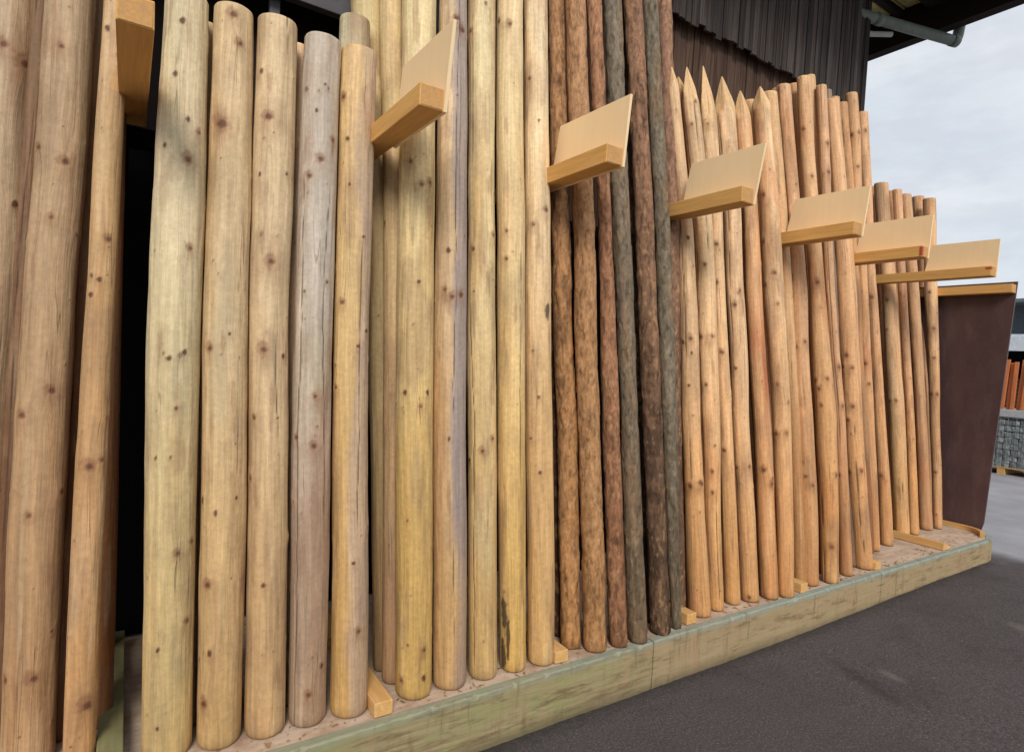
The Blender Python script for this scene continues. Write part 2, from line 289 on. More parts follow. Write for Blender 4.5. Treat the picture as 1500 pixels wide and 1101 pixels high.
# key: rows (y, xl, xr); base y; top: ('px', x, y) or ('z', height); kind; bottom colour, top colour; extras; label
PALE0 = ((196, 158, 104), (200, 180, 136))
POLES = [
 # ---- left of the black gap
 dict(k='a0', rows=[(0,-14,57),(400,-42,33),(800,-76,9),(1080,-100,-12)], yb=1118, top=4.1, c=((168,134,94),(180,160,126)), knots=5,
      label='thick brown post cut off by the left edge of the photo', cat='post'),
 dict(k='a1', rows=[(0,67,141),(200,52,130),(400,34,112),(600,22,103),(800,9,92),(1090,1,81)], yb=1130, top=4.1, c=((174,136,92),(178,154,118)), knots=4,
      label='thick brown post with large dark knots, second from the left edge', cat='post'),
 dict(k='a2', rows=[(0,151,187),(200,139,181),(400,130,172),(600,115,161),(800,103,151),(1080,91,139)], yb=1128, top=4.0, c=((192,146,92),(194,162,114)), knots=4,
      label='slim orange-brown post on the left side of the black gap', cat='post'),
 # ---- thick short posts
 dict(k='b0', rows=[(0,243,306),(300,223,302),(400,219,297),(600,213,291),(800,210,285),(1060,208,281)], yb=1116, top=(-14,), c=((200,166,104),(208,190,148)), knots=3, stain='greenring',
      label='thick pale yellow post on the right side of the black gap', cat='post'),
 dict(k='b1', rows=[(30,313,371),(300,303,368),(400,299,364),(600,295,361),(800,292,359),(1060,288,353)], yb=1098, top=(5,), c=((192,156,100),(206,180,134)), knots=3,
      label='thick post with round top, second post right of the black gap', cat='post'),
 dict(k='b2', rows=[(50,378,436),(300,370,430),(400,367,425),(600,364,422),(800,361,420),(1050,357,417)], yb=1082, top=(22,), c=((188,152,102),(208,184,140)), knots=3,
      label='thick post with smeared brown knots, third post right of the black gap', cat='post'),
 dict(k='b3', rows=[(80,446,499),(300,435,491),(500,429,486),(700,427,484),(1030,422,476)], yb=1066, top=(49,), c=((170,142,112),(188,176,154)), knots=3,
      label='greyish purple post with low rounded top, left of the yellow and grey one', cat='post'),
 dict(k='b4', rows=[(95,500,552),(300,495,546),(500,490,541),(700,487,539),(1020,483,538)], yb=1053, top=(66,), c=((194,152,88),(212,180,122)), knots=3, stain='greyright', crack=.5,
      label='short post yellow on its left and grey on its right, below the first arm', cat='post'),
 # ---- tall pale posts
 dict(k='c1', rows=[(0,590,639),(300,583,636),(500,580,634),(700,578,633),(980,580,633)], yb=1027, top=4.2, c=((202,164,92),(226,206,152)), knots=3, crack=-.3,
      label='tall pale yellow post just right of the first floor batten', cat='post'),
 dict(k='c2', rows=[(0,644,684),(300,637,683),(500,634,683),(700,633,683),(980,635,683)], yb=1013, top=4.2, c=((196,156,100),(216,190,148)), knots=2, stain='blueright', crack=.4,
      label='tall post with a blue-grey stained right side behind the first sign board', cat='post'),
 dict(k='c3', rows=[(0,686,726),(300,686,724),(500,685,727),(700,686,728),(970,686,728)], yb=998, top=4.25, c=((202,166,104),(224,206,154)), knots=2,
      label='tall pale post next to the right of the blue-grey stained one', cat='post'),
 dict(k='c4', rows=[(0,728,766),(300,727,768),(500,728,769),(700,729,770),(960,732,770)], yb=987, top=4.3, c=((208,166,90),(228,206,154)), knots=2, black=[(738,896,5,26),(736,958,6,22),(744,935,3,30)],
      label='tall yellow post with black stains near its foot', cat='post'),
 dict(k='c5', rows=[(0,768,802),(300,769,806),(500,769,808),(700,771,811),(950,774,813)], yb=978, top=4.3, c=((210,166,102),(236,210,162)), knots=2, black=[(803,456,5,14)],
      label='tall pale post beside the bark covered poles', cat='post'),
 # ---- dark bark poles
 dict(k='d0', rows=[(0,803,826),(150,804,829),(300,807,833),(600,815,844),(920,820,850)], yb=953, top=4.5, kind='bark', c=((176,126,80),(182,136,98)), dark=(84,58,42), amt=.5,
      label='brown bark covered pole, first one beside the tall pale posts', cat='pole'),
 dict(k='d1', rows=[(0,828,857),(150,832,862),(300,838,869),(600,845,877),(930,854,888)], yb=959, top=4.5, kind='bark', c=((166,120,78),(186,140,104)), dark=(92,64,46), amt=.45,
      label='reddish brown bark covered pole, second in the row of dark poles', cat='pole'),
 dict(k='d2', rows=[(0,859,881),(150,866,887),(300,875,895),(600,881,906),(925,891,918)], yb=951, top=4.5, kind='bark', c=((142,98,70),(176,128,98)), dark=(74,50,40), amt=.6,
      label='slim flaky bark pole with pale patches, left of a grey green pole', cat='pole'),
 dict(k='d3', rows=[(0,884,911),(150,891,916),(300,897,924),(600,907,933),(920,919,948)], yb=946, top=4.6, kind='bark', c=((116,94,72),(134,120,104)), dark=(82,76,62), amt=.4,
      label='smooth grey green pole, fourth in the row of dark poles', cat='pole'),
 dict(k='d4', rows=[(0,914,941),(150,921,948),(300,929,956),(600,938,968),(905,951,980)], yb=934, top=4.6, kind='bark', c=((100,76,58),(158,118,94)), dark=(62,46,38), amt=.55,
      label='dark brown bark pole between two grey green poles', cat='pole'),
 dict(k='d5', rows=[(0,940,963),(150,948,970),(300,957,980),(600,968,992),(900,982,997)], yb=923, top=4.6, kind='bark', c=((108,92,74),(134,122,106)), dark=(74,68,56), amt=.4,
      label='slim grey green pole, rightmost standing in front of the dark poles', cat='pole'),
 # ---- pointed stakes
 dict(k='e0', rows=[(180,981,999),(320,993,1014),(450,994,1020),(600,998,1025),(750,1004,1032),(890,1008,1041)], yb=908, top=(95,), tip=.42, c=((214,158,98),(234,198,152)), knots=2,
      label='pointed stake beside the dark poles, first from the left', cat='stake'),
 dict(k='e1', rows=[(180,1002,1027),(320,1016,1042),(450,1020,1048),(600,1025,1053),(870,1036,1058)], yb=897, top=(99,), tip=.4, c=((218,164,102),(236,202,156)), knots=2,
      label='pointed stake, second from the dark poles', cat='stake'),
 dict(k='e2', rows=[(180,1024,1050),(320,1040,1058),(450,1045,1064),(600,1052,1072),(870,1060,1083)], yb=888, top=(97,), tip=.5, c=((214,160,100),(236,200,154)), knots=2,
      label='broad pointed stake with the highest tip, third from the dark poles', cat='stake'),
 dict(k='e3', rows=[(200,1050,1079),(320,1060,1085),(450,1065,1091),(600,1072,1097),(860,1084,1112)], yb=885, top=(113,), tip=.42, c=((212,160,104),(228,194,152)), knots=2,
      label='grey tinged stake with a single free standing tip, fourth from the dark poles', cat='stake'),
 dict(k='e4', rows=[(200,1078,1103),(320,1089,1111),(450,1093,1117),(600,1102,1127),(860,1113,1139)], yb=881, top=(133,), tip=.34, c=((212,154,98),(228,186,140)), knots=2, red=.8,
      label='stake with a rust red lower half, fifth from the dark poles', cat='stake'),
 dict(k='e5', rows=[(200,1106,1132),(320,1114,1142),(450,1120,1150),(600,1131,1157),(860,1139,1164)], yb=879, top=(127,), tip=.3, c=((216,162,104),(234,198,152)), knots=2,
      label='rightmost pointed stake, left of the fourth floor batten', cat='stake'),
 # ---- fourth bay
 dict(k='f0', rows=[(200,1142,1163),(420,1157,1181),(600,1165,1190),(840,1173,1199)], yb=862, top=(120,), c=((204,152,100),(218,176,134)), knots=2,
      label='blunt orange pole next to the right of the pointed stakes', cat='pole'),
 dict(k='f1', rows=[(200,1171,1192),(420,1184,1206),(600,1194,1225),(835,1204,1229)], yb=858, top=(107,), c=((216,160,98),(224,182,134)), knots=2,
      label='orange pole with clustered knots, second right of the pointed stakes', cat='pole'),
 dict(k='f2', rows=[(200,1198,1214),(420,1208,1222),(600,1222,1238),(830,1230,1248)], yb=846, top=(121,), c=((198,144,96),(216,174,132)), knots=2,
      label='slim recessed pole between the second and fourth pole of its bay', cat='pole'),
 dict(k='f3', rows=[(200,1212,1233),(420,1224,1253),(600,1235,1263),(815,1250,1277)], yb=838, top=(140,), c=((214,160,104),(222,178,132)), knots=2,
      label='crooked orange pole left of the fifth floor batten', cat='pole'),
 # ---- fifth bay
 dict(k='g0', rows=[(200,1241,1259),(420,1256,1271),(600,1263,1281),(795,1273,1288)], yb=809, top=(132,), c=((208,154,102),(224,178,130)), knots=2,
      label='tall slim pole just right of the fifth floor batten', cat='pole'),
 dict(k='g1', rows=[(200,1256,1273),(420,1269,1284),(600,1280,1297),(790,1290,1310)], yb=802, top=(160,), c=((210,156,102),(228,180,134)), knots=2,
      label='tall slim pole against the sky right of the building corner', cat='pole'),
 dict(k='g2', rows=[(300,1283,1304),(450,1294,1315),(600,1302,1326),(770,1310,1332)], yb=788, top=(264,), c=((220,172,112),(220,182,140)), knots=2,
      label='pale pole with the tallest head among the short poles near the end', cat='pole'),
 dict(k='g3', rows=[(300,1308,1322),(450,1316,1329),(600,1326,1339),(770,1332,1347)], yb=785, top=(275,), c=((224,166,104),(216,172,130)), knots=2,
      label='thin orange pole behind the sixth floor batten', cat='pole'),
 dict(k='g4', rows=[(300,1318,1336),(450,1331,1348),(600,1340,1356),(765,1346,1366)], yb=779, top=(281,), c=((192,144,102),(208,168,126)), knots=2,
      label='brownish pole second from the brown end panel', cat='pole'),
 dict(k='g5', rows=[(310,1352,1371),(430,1354,1373),(600,1362,1377),(765,1366,1380)], yb=776, top=(287,), c=((208,160,112),(224,184,138)), knots=2,
      label='last pole on the right, touching the brown end panel in view', cat='pole'),
]
# second row, set by position: (x, dy behind front, radius, top z, colours, kind, label)
def w(c): return c
BACK = [  # darker wood colours here include the shade behind the front row
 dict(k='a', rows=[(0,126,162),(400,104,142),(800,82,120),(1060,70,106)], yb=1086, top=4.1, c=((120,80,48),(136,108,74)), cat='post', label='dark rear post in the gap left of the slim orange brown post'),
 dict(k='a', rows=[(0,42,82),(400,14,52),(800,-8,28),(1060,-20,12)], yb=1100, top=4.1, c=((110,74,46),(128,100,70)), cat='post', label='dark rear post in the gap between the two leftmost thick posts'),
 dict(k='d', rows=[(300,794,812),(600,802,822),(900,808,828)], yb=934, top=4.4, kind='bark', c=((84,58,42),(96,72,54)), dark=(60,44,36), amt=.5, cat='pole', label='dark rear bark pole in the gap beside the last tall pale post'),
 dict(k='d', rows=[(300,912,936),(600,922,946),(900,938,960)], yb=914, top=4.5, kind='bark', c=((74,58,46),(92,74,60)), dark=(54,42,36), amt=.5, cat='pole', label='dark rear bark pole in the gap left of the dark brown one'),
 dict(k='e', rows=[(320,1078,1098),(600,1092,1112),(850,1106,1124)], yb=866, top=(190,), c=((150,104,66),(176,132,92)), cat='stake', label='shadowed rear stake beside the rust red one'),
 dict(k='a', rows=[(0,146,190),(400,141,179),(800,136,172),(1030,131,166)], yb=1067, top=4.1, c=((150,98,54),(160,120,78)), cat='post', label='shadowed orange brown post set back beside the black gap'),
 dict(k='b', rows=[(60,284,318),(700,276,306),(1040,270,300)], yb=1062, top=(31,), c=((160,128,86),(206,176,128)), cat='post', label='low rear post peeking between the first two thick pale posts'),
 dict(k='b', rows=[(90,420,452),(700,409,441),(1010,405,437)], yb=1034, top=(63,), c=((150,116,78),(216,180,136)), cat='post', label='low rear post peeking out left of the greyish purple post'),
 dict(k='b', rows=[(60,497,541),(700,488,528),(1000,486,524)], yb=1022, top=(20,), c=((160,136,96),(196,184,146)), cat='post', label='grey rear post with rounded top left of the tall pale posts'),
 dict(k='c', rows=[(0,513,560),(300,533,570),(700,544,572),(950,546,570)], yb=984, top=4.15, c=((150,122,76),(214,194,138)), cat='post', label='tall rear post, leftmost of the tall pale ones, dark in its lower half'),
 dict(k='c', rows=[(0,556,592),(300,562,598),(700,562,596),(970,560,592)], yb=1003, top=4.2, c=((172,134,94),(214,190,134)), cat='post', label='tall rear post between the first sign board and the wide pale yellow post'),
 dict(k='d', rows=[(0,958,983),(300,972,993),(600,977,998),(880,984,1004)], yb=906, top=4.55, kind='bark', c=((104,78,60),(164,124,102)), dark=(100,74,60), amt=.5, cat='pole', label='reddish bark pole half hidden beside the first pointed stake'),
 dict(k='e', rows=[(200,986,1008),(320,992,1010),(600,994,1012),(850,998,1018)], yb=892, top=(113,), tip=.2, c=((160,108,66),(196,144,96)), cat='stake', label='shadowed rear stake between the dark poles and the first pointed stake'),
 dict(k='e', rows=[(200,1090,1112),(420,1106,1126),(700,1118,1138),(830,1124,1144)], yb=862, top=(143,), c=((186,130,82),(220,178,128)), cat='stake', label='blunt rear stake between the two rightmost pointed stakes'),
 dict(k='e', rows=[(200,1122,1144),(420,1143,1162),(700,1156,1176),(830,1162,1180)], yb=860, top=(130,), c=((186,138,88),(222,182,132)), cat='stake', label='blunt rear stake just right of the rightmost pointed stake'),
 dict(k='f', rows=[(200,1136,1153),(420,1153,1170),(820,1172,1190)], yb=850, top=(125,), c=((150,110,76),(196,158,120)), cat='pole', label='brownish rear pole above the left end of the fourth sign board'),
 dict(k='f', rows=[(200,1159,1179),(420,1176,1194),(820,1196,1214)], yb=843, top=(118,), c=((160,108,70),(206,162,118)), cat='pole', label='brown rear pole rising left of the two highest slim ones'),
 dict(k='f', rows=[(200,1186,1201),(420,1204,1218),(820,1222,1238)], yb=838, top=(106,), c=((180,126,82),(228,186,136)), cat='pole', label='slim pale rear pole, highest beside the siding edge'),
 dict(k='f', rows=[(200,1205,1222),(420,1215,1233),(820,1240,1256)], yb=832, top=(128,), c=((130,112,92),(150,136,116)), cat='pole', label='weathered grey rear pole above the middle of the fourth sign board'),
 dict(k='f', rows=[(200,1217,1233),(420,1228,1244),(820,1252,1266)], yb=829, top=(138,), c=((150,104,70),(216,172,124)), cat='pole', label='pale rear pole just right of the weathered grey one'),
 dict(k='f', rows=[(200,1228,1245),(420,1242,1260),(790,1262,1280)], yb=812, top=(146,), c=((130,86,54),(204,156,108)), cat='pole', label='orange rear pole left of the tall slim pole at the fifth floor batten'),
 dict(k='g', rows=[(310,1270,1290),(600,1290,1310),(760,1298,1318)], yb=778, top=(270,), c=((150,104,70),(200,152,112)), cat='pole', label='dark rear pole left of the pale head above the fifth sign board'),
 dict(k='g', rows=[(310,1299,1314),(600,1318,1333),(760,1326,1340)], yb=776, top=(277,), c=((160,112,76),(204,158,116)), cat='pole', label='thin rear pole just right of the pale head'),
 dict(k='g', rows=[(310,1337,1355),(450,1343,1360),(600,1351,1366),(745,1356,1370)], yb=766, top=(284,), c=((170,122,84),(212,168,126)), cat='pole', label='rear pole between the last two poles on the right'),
]

# ------------------------------------------------------------------ building a pole
def make_pole(name, base, r0, zs, cx, cy, rad, colb, colt, kind='peel', nk=3, knots=(), extra=None, seed=0, fine=.006, tipdata=None):
    """base: world foot centre. zs heights above foot; cx,cy centre offsets; rad radii (arrays over zs)."""
    ex = extra or {}
    L = zs[-1]
    nz = max(24, int(L / fine)); z = np.linspace(0, L, nz)
    # slight crookedness shared by the real log
    X = np.interp(z, zs, cx); Y = np.interp(z, zs, cy); Rr = np.interp(z, zs, rad)
    ker = max(3, int(.28 / (L / nz)) | 1); kk = np.hanning(ker + 2)[1:-1]; kk /= kk.sum()
    def sm(a):
        n = ker // 2
        p = np.concatenate([2 * a[0] - a[1:n + 1][::-1], a, 2 * a[-1] - a[-n - 1:-1][::-1]]); return np.convolve(p, kk, 'valid')
    X = sm(X); Y = sm(Y); Rr = sm(Rr)
    so = seed * 3.7
    zero = z * 0
    amp = (.05 if base[0] < 2.3 else .13) if kind != 'bark' else .09
    X = X + (vn(z * 2.2, zero + so, zero, 5) - .5) * amp * r0 * 2; Y = Y + (vn(z * 2.2, zero + so, zero, 9) - .5) * amp * r0 * 2
    # angles: fine on the side towards the yard, coarse on the back
    camdir = math.atan2(-base[1], -base[0])
    nf = max(26, int(3.5 * r0 / max(fine * .75, .0035)))
    th = np.concatenate([np.linspace(-1.75, 1.75, nf), np.linspace(1.75, 2 * math.pi - 1.75, 12)[1:-1]]) + camdir
    nt_ = len(th)
    T, Z = np.meshgrid(th, z); RR = Rr[:, None] * np.ones_like(T)
    px, py = np.cos(T) * r0, np.sin(T) * r0
    # shape: out of round, lumps
    RR = RR * (1 + .06 * (fbm(px * 14 + so, py * 14, Z * 1.6, 3) - .5) + .05 * (fbm(px * 22 + so, py * 22, Z * 4, 14, 2) - .5) + .04 * (fbm(px * 40 + so, py * 40, Z * 9, 4, 2) - .5) * (2.5 if kind == 'bark' else 1))
    tt = (Z / L)
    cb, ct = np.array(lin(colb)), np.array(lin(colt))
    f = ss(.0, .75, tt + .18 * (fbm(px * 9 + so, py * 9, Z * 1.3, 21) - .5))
    C = cb[None, None] * (1 - f[..., None]) + ct[None, None] * f[..., None]  # lighter tops bake camera tone mapping into the wood colour
    warp = np.zeros_like(T)
    def mixin(C, w_, col): return C * (1 - w_[..., None]) + np.array(lin(col))[None, None] * w_[..., None]
    if kind == 'bark':
        d = fbm(px * 50 + so, py * 50, Z * 17, 31, 4); am = ex.get('amt', .5); dk = np.array(ex.get('dark', (70, 50, 40)))
        lo = fbm(px * 10 + so, py * 10, Z * 1.6, 35, 3)
        C = mixin(C, ss(.50, .80, d + (lo - .5) * .7 + (am - .5) * .3) * .62, tuple(dk))
        rid = fbm(px * 95 + so, py * 95, Z * 26, 33, 3)
        C = mixin(C, ss(.54, .76, rid) * .45, tuple(dk * .68))
        d2 = fbm(px * 80 + so, py * 80, Z * 40, 37, 3)
        C = mixin(C, ss(.54, .74, d2 + (.5 - lo) * .5) * .38, (200, 154, 112) if am >= .45 else (150, 138, 116))
        if am < .45: C = mixin(C, ss(.5, .7, fbm(px * 30 + so, py * 30, Z * 5, 39, 3)) * .5, (142, 112, 84))
        fl = fbm(px * 36 + so, py * 36, Z * 11, 43, 3)
        RR = RR + .0028 * (ss(.44, .50, fl) - .5) + .0018 * (rid - .5)
        C = C * (1 - .35 * np.exp(-((fl - .47) / .018) ** 2))[..., None]
    else:
        p1 = fbm(px * 11 + so, py * 11, Z * 1.1, 41, 3); p2 = fbm(px * 14 + so, py * 14, Z * 1.7, 51, 3); p3 = fbm(px * 45 + so, py * 45, Z * 1.4, 61, 3); p4 = fbm(px * 20 + so, py * 20, Z * 4, 71, 3)
        C = C * (1 + .30 * (p3 - .5))[..., None]
        C = mixin(C, ss(.55, .75, p1) * .45, tuple(min(255, int(a * b)) for a, b in zip(colb, (.95, .88, .80))))
        C = mixin(C, ss(.56, .78, p2) * .38, (176, 164, 128) if colt[2] > 133 and name == 'round_post' else (206, 172, 128))
        C = mixin(C, ss(.57, .78, p4) * .38, (150, 118, 88))
        p5 = fbm(px * 9 + so, py * 9, Z * 2.1, 111, 3); C = mixin(C, ss(.60, .76, p5) * (.18 if base[0] < 2.45 else .35), (198, 142, 104) if base[0] < 2.45 else (188, 112, 68))
        p6 = fbm(px * 70 + so, py * 70, Z * 5, 115, 3); C = C * (1 + .22 * (p6 - .5))[..., None]
        p7 = fbm(px * 8 + so, py * 8, Z * 3.2, 118, 4); C = mixin(C, ss(.52, .70, p7) * .34, (138, 108, 80))
        if ex.get('red'): C = mixin(C, ss(.40, .60, p1 + .18 * (p4 - .5)) * ss(.62, .45, tt) * ss(.25, .42, tt) * ex['red'], (176, 98, 56))
        pk = fbm(px * 34 + so, py * 34, Z * 5.5, 131, 4)
        C = mixin(C, ss(.66, .74, pk) * .42, (150, 112, 78))
        sc_ = fbm(px * 55 + so, py * 55, Z * 2.2, 135, 3); C = mixin(C, ss(.66, .72, sc_) * .20, (226, 200, 156)); RR = RR - .0008 * ss(.66, .70, sc_)
        side = (T - camdir) + .16 * (fbm(px * 30 + so, py * 30, Z * 6, 84, 3) - .5)   # + = right in the picture is negative angle turn
        st = ex.get('stain')
        if st in ('greyright', 'blueright'):
            wv = 1.5 * (fbm(px * 0 + so, py * 0, Z * 2.6, 81, 4) - .5)
            m_ = ss(.02, .5, side + wv)
            if st == 'blueright': C = mixin(C, m_ * .72 * ss(.05, .2, tt) + m_ * .4 * ss(.2, .05, tt), (146, 136, 132)); C = mixin(C, ss(.05, .0, np.abs(side + wv - .22)) * .6 * ss(.5, .62, tt), (96, 84, 78))
            else: C = mixin(C, m_ * .5, (166, 148, 134))
        if st == 'greenring': C = mixin(C, ss(.3, .6, p1) * .25, (176, 172, 124))
        # knots
        Kl = list(knots)
        rs = np.random.default_rng(900 + seed)
        zw = rs.uniform(.05, .3)
        while zw < L - .05 and nk > 0:
            for _ in range(rs.integers(1, 4) + (1 if nk > 1 else 0)):
                Kl.append((camdir + rs.uniform(-1.6, 1.6), float(np.clip(zw + rs.normal(0, .018), .03, L - .04)), float(np.clip(rs.lognormal(-5.75, .5), .0014, .011)), rs.uniform(.45, 1.0)))
            if rs.random() < .6: Kl.append((camdir + rs.uniform(-1.6, 1.6), float(np.clip(zw + rs.uniform(.08, .2), .03, L - .04)), rs.uniform(.0012, .0026), .8))
            zw += rs.uniform(.22, .46)
        for (ta, za, sz, st_) in Kl:
            i0 = int(np.clip((za - .35) / L * nz, 0, nz)); i1 = int(np.clip((za + .35) / L * nz, 0, nz)) + 1
            sl = slice(i0, i1)
            du = (T[sl] - ta) * Rr[sl, None]; dv = Z[sl] - za
            ang = rs.uniform(-.4, .4)
            dr = np.sqrt(((du + ang * dv * .3) / sz) ** 2 + (dv / (sz * rs.uniform(1.0, 1.7))) ** 2)
            dr = dr * (1 + .8 * (fbm(du * 130 + seed, dv * 130, du * 0, 5, 3) - .5)) * rs.uniform(1.0, 1.25)
            Cs = C[sl]
            big = sz > .0095
            halo = np.exp(-((du / (sz * 1.5)) ** 2 + ((dv + sz * .8) / (sz * 2.6)) ** 2)) * (.5 + fbm(px[sl] * 60, py[sl] * 60, Z[sl] * 40, 7))
            Cs = mixin(Cs, np.clip(halo, 0, 1) * (.30 if sz > .0095 else .16) * st_, (150, 104, 66))
            core = ss(1.15, .65, dr)
            if big:
                Cs = mixin(Cs, core * .5 * st_, (136, 88, 56)); off = np.sqrt(((du - sz * .2) / sz) ** 2 + ((dv + sz * .15) / sz) ** 2) * (1 + .7 * (fbm(du * 180, dv * 180, du * 0, 6 + seed, 3) - .5)); Cs = mixin(Cs, ss(.75, .3, off) * .8 * st_, (84, 50, 34)); Cs = mixin(Cs, np.exp(-((dr - 1.0) / .14) ** 2) * .3 * (.3 + vn(du * 90, dv * 90, du * 0, seed)), (96, 62, 40))
            else:
                Cs = mixin(Cs, core * .92 * st_, (84, 50, 32))
            C[sl] = Cs
            lift = np.exp(-((du / (sz * 2.2)) ** 2 + (dv / (sz * 3)) ** 2))
            RR[sl] += lift * min(sz * .38, .005)
            if big: RR[sl] -= core * .0018
            # grain bends round the knot
            warp[sl] += np.sign(du) * sz * .55 * np.exp(-(np.abs(du) / (sz * 2.6))) * np.exp(-(dv / (sz * 4.2)) ** 2)
        for (ta, za, sx_, sz_) in ex.get('blk', ()):
            du = (T - ta) * Rr[:, None]; dv = Z - za
            dr = np.sqrt((du / sx_) ** 2 + (dv / sz_) ** 2) + .9 * (fbm(px * 90, py * 90, Z * 60, 91) - .5)
            C = mixin(C, ss(1.1, .7, dr) * .85, (52, 42, 34))
        crk = [ex['crack']] if 'crack' in ex else []
        for _ in range(rs.integers(0, 3)): crk.append(rs.uniform(-1.1, 1.1))
        for qi, c0 in enumerate(crk):
            cp = c0 + .5 * (vn(Z * 1.4 + so, Z * 0, Z * 0, 95 + qi) - .5) + .04 * (vn(Z * 14 + so, Z * 0, Z * 0, 96 + qi) - .5)
            dd = np.abs(side - cp) * Rr[:, None]; cl = ss(.0028, .0008, dd) * ss(.50, .60, fbm(Z * 1.3 + so, Z * 0, Z * 0, 97 + qi * 5, 2))
            C = mixin(C, cl * .85, (66, 46, 30)); RR -= cl * .003
    # foot darker, unevenly, towards the bottom
    C = C * (1 - .22 * ss(.05, .0, Z) * (.5 + fbm(px * 30, py * 30, Z * 20, 99)))[..., None]
    # cut ends: bevelled arris
    RR *= (1 - .06 * ss(.012, .0, Z)); 
    VX = X[:, None] + np.cos(T) * RR; VY = Y[:, None] + np.sin(T) * RR
    if tipdata:
        # pointed end: four sawn facets meeting a little off centre
        tl, ph = tipdata
        s_ = np.clip((L - Z) / tl, 0, 1)
        lim = r0 * (.05 + 1.25 * s_ ** .9) * (1 + .22 * (fbm(px * 40 + so, py * 40, Z * 14, 141) - .5))
        fac = np.ones_like(T) * 9
        for q in range(4):
            cth = np.cos(T - ph - q * math.pi / 2)
            fac = np.minimum(fac, np.where(cth > .05, lim / np.maximum(cth, .05), 9))
        Rt = np.minimum(RR, fac)
        cut = (Rt < RR * .985)
        VX = X[:, None] + np.cos(T) * Rt; VY = Y[:, None] + np.sin(T) * Rt
        wgt = cut * .75
        C = mixin(C, wgt, (224, 188, 136)); C = C * (1 + .12 * (fbm(px * 60, py * 60, Z * 3, 101) - .5))[..., None]
    else:
        RRt = 1 - .035 * ss(.006, .0, L - Z)
        VX = X[:, None] + np.cos(T) * RR * RRt; VY = Y[:, None] + np.sin(T) * RR * RRt
    V = np.stack([VX, VY, Z], -1).reshape(-1, 3)
    nv = len(V)
    gth = T + warp / r0
    G = np.stack([np.cos(gth) * r0 + seed * .37, np.sin(gth) * r0 + seed * .11, Z + seed * 1.3], -1).reshape(-1, 3)
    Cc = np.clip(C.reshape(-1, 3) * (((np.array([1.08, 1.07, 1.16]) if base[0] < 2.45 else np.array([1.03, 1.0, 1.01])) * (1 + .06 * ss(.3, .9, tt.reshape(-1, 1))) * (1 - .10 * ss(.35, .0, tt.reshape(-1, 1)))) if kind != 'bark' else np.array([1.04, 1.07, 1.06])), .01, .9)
    # caps
    cap0 = np.array([[X[0], Y[0], 0]]); cap1 = np.array([[X[-1], Y[-1], L + (.001 if tipdata else 0)]])
    V = np.vstack([V, cap0, cap1]); G = np.vstack([G, G[:1], G[-1:]])
    ec = np.array(lin((196, 150, 98)))
    Cc = np.vstack([Cc, ec[None] * .8, ec[None]])
    a = (np.arange(nz - 1)[:, None] * nt_ + np.arange(nt_)[None]).ravel(); b = (np.arange(nz - 1)[:, None] * nt_ + (np.arange(nt_)[None] + 1) % nt_).ravel()
    quads = np.stack([a, b, b + nt_, a + nt_], 1)
    k = np.arange(nt_); k2 = (k + 1) % nt_
    t0 = np.stack([k2, k, np.full(nt_, nv)], 1); tb = (nz - 1) * nt_
    t1 = np.stack([tb + k, tb + k2, np.full(nt_, nv + 1)], 1)
    me = bpy.data.meshes.new(name)
    me.vertices.add(len(V)); me.vertices.foreach_set('co', V.astype(np.float32).ravel())
    loops = np.concatenate([quads.ravel(), t0.ravel(), t1.ravel()])
    me.loops.add(len(loops)); me.loops.foreach_set('vertex_index', loops.astype(np.int32))
    nq = len(quads); starts = np.concatenate([np.arange(nq) * 4, nq * 4 + np.arange(2 * nt_) * 3])
    me.polygons.add(len(starts)); me.polygons.foreach_set('loop_start', starts.astype(np.int32))
    smf = np.ones(len(starts), bool); smf[nq:] = False
    me.update(calc_edges=True); me.validate()
    me.polygons.foreach_set('use_smooth', smf[:len(me.polygons)])
    at = me.attributes.new('Col', 'FLOAT_COLOR', 'POINT'); at.data.foreach_set('color', np.hstack([Cc, np.ones((len(Cc), 1))]).astype(np.float32).ravel())
    ag = me.attributes.new('gco', 'FLOAT_VECTOR', 'POINT'); ag.data.foreach_set('vector', G.astype(np.float32).ravel())
    o = link(name, me, M_BARK if kind == 'bark' else M_PEEL)
    o.location = base
    return o

GROUPS = {'a': 'thick posts left of the black gap', 'b': 'short thick posts in the first bay', 'c': 'tall pale posts in the second bay', 'd': 'bark covered poles in the third bay',
          'e': 'pointed stakes in the fourth bay', 'f': 'poles in the fifth bay', 'g': 'slim poles in the last bays'}
KINDN = {'post': 'round_post', 'pole': 'round_pole', 'stake': 'pointed_stake', 'bark': 'bark_pole'}

def plane_hit(x, y, y0):
    """ray meets the leaning plane Y = y0 + LEAN (z-PZ)"""
    d = ray(x, y); t = (y0 + LEAN * (H - PZ)) / (d[1] - LEAN * d[2])
    return O + d * t
def centre_from(xl, xr, y, y0):
    a = ray(xl, y); b = ray(xr, y); c = a + b; c /= np.linalg.norm(c)
    t = (y0 + LEAN * (H - PZ)) / (c[1] - LEAN * c[2]); P = O + c * t
    ax = np.array([0, LEAN, 1.]); ax /= np.linalg.norm(ax)
    # half angle measured across the pole axis
    ap = a - ax * (a @ ax); bp = b - ax * (b @ ax); cosv = ap @ bp / np.linalg.norm(ap) / np.linalg.norm(bp)
    half = math.acos(min(1, cosv)) / 2
    pc = P - O; pc = pc - ax * (pc @ ax)
    return P, np.linalg.norm(pc) * math.sin(half)

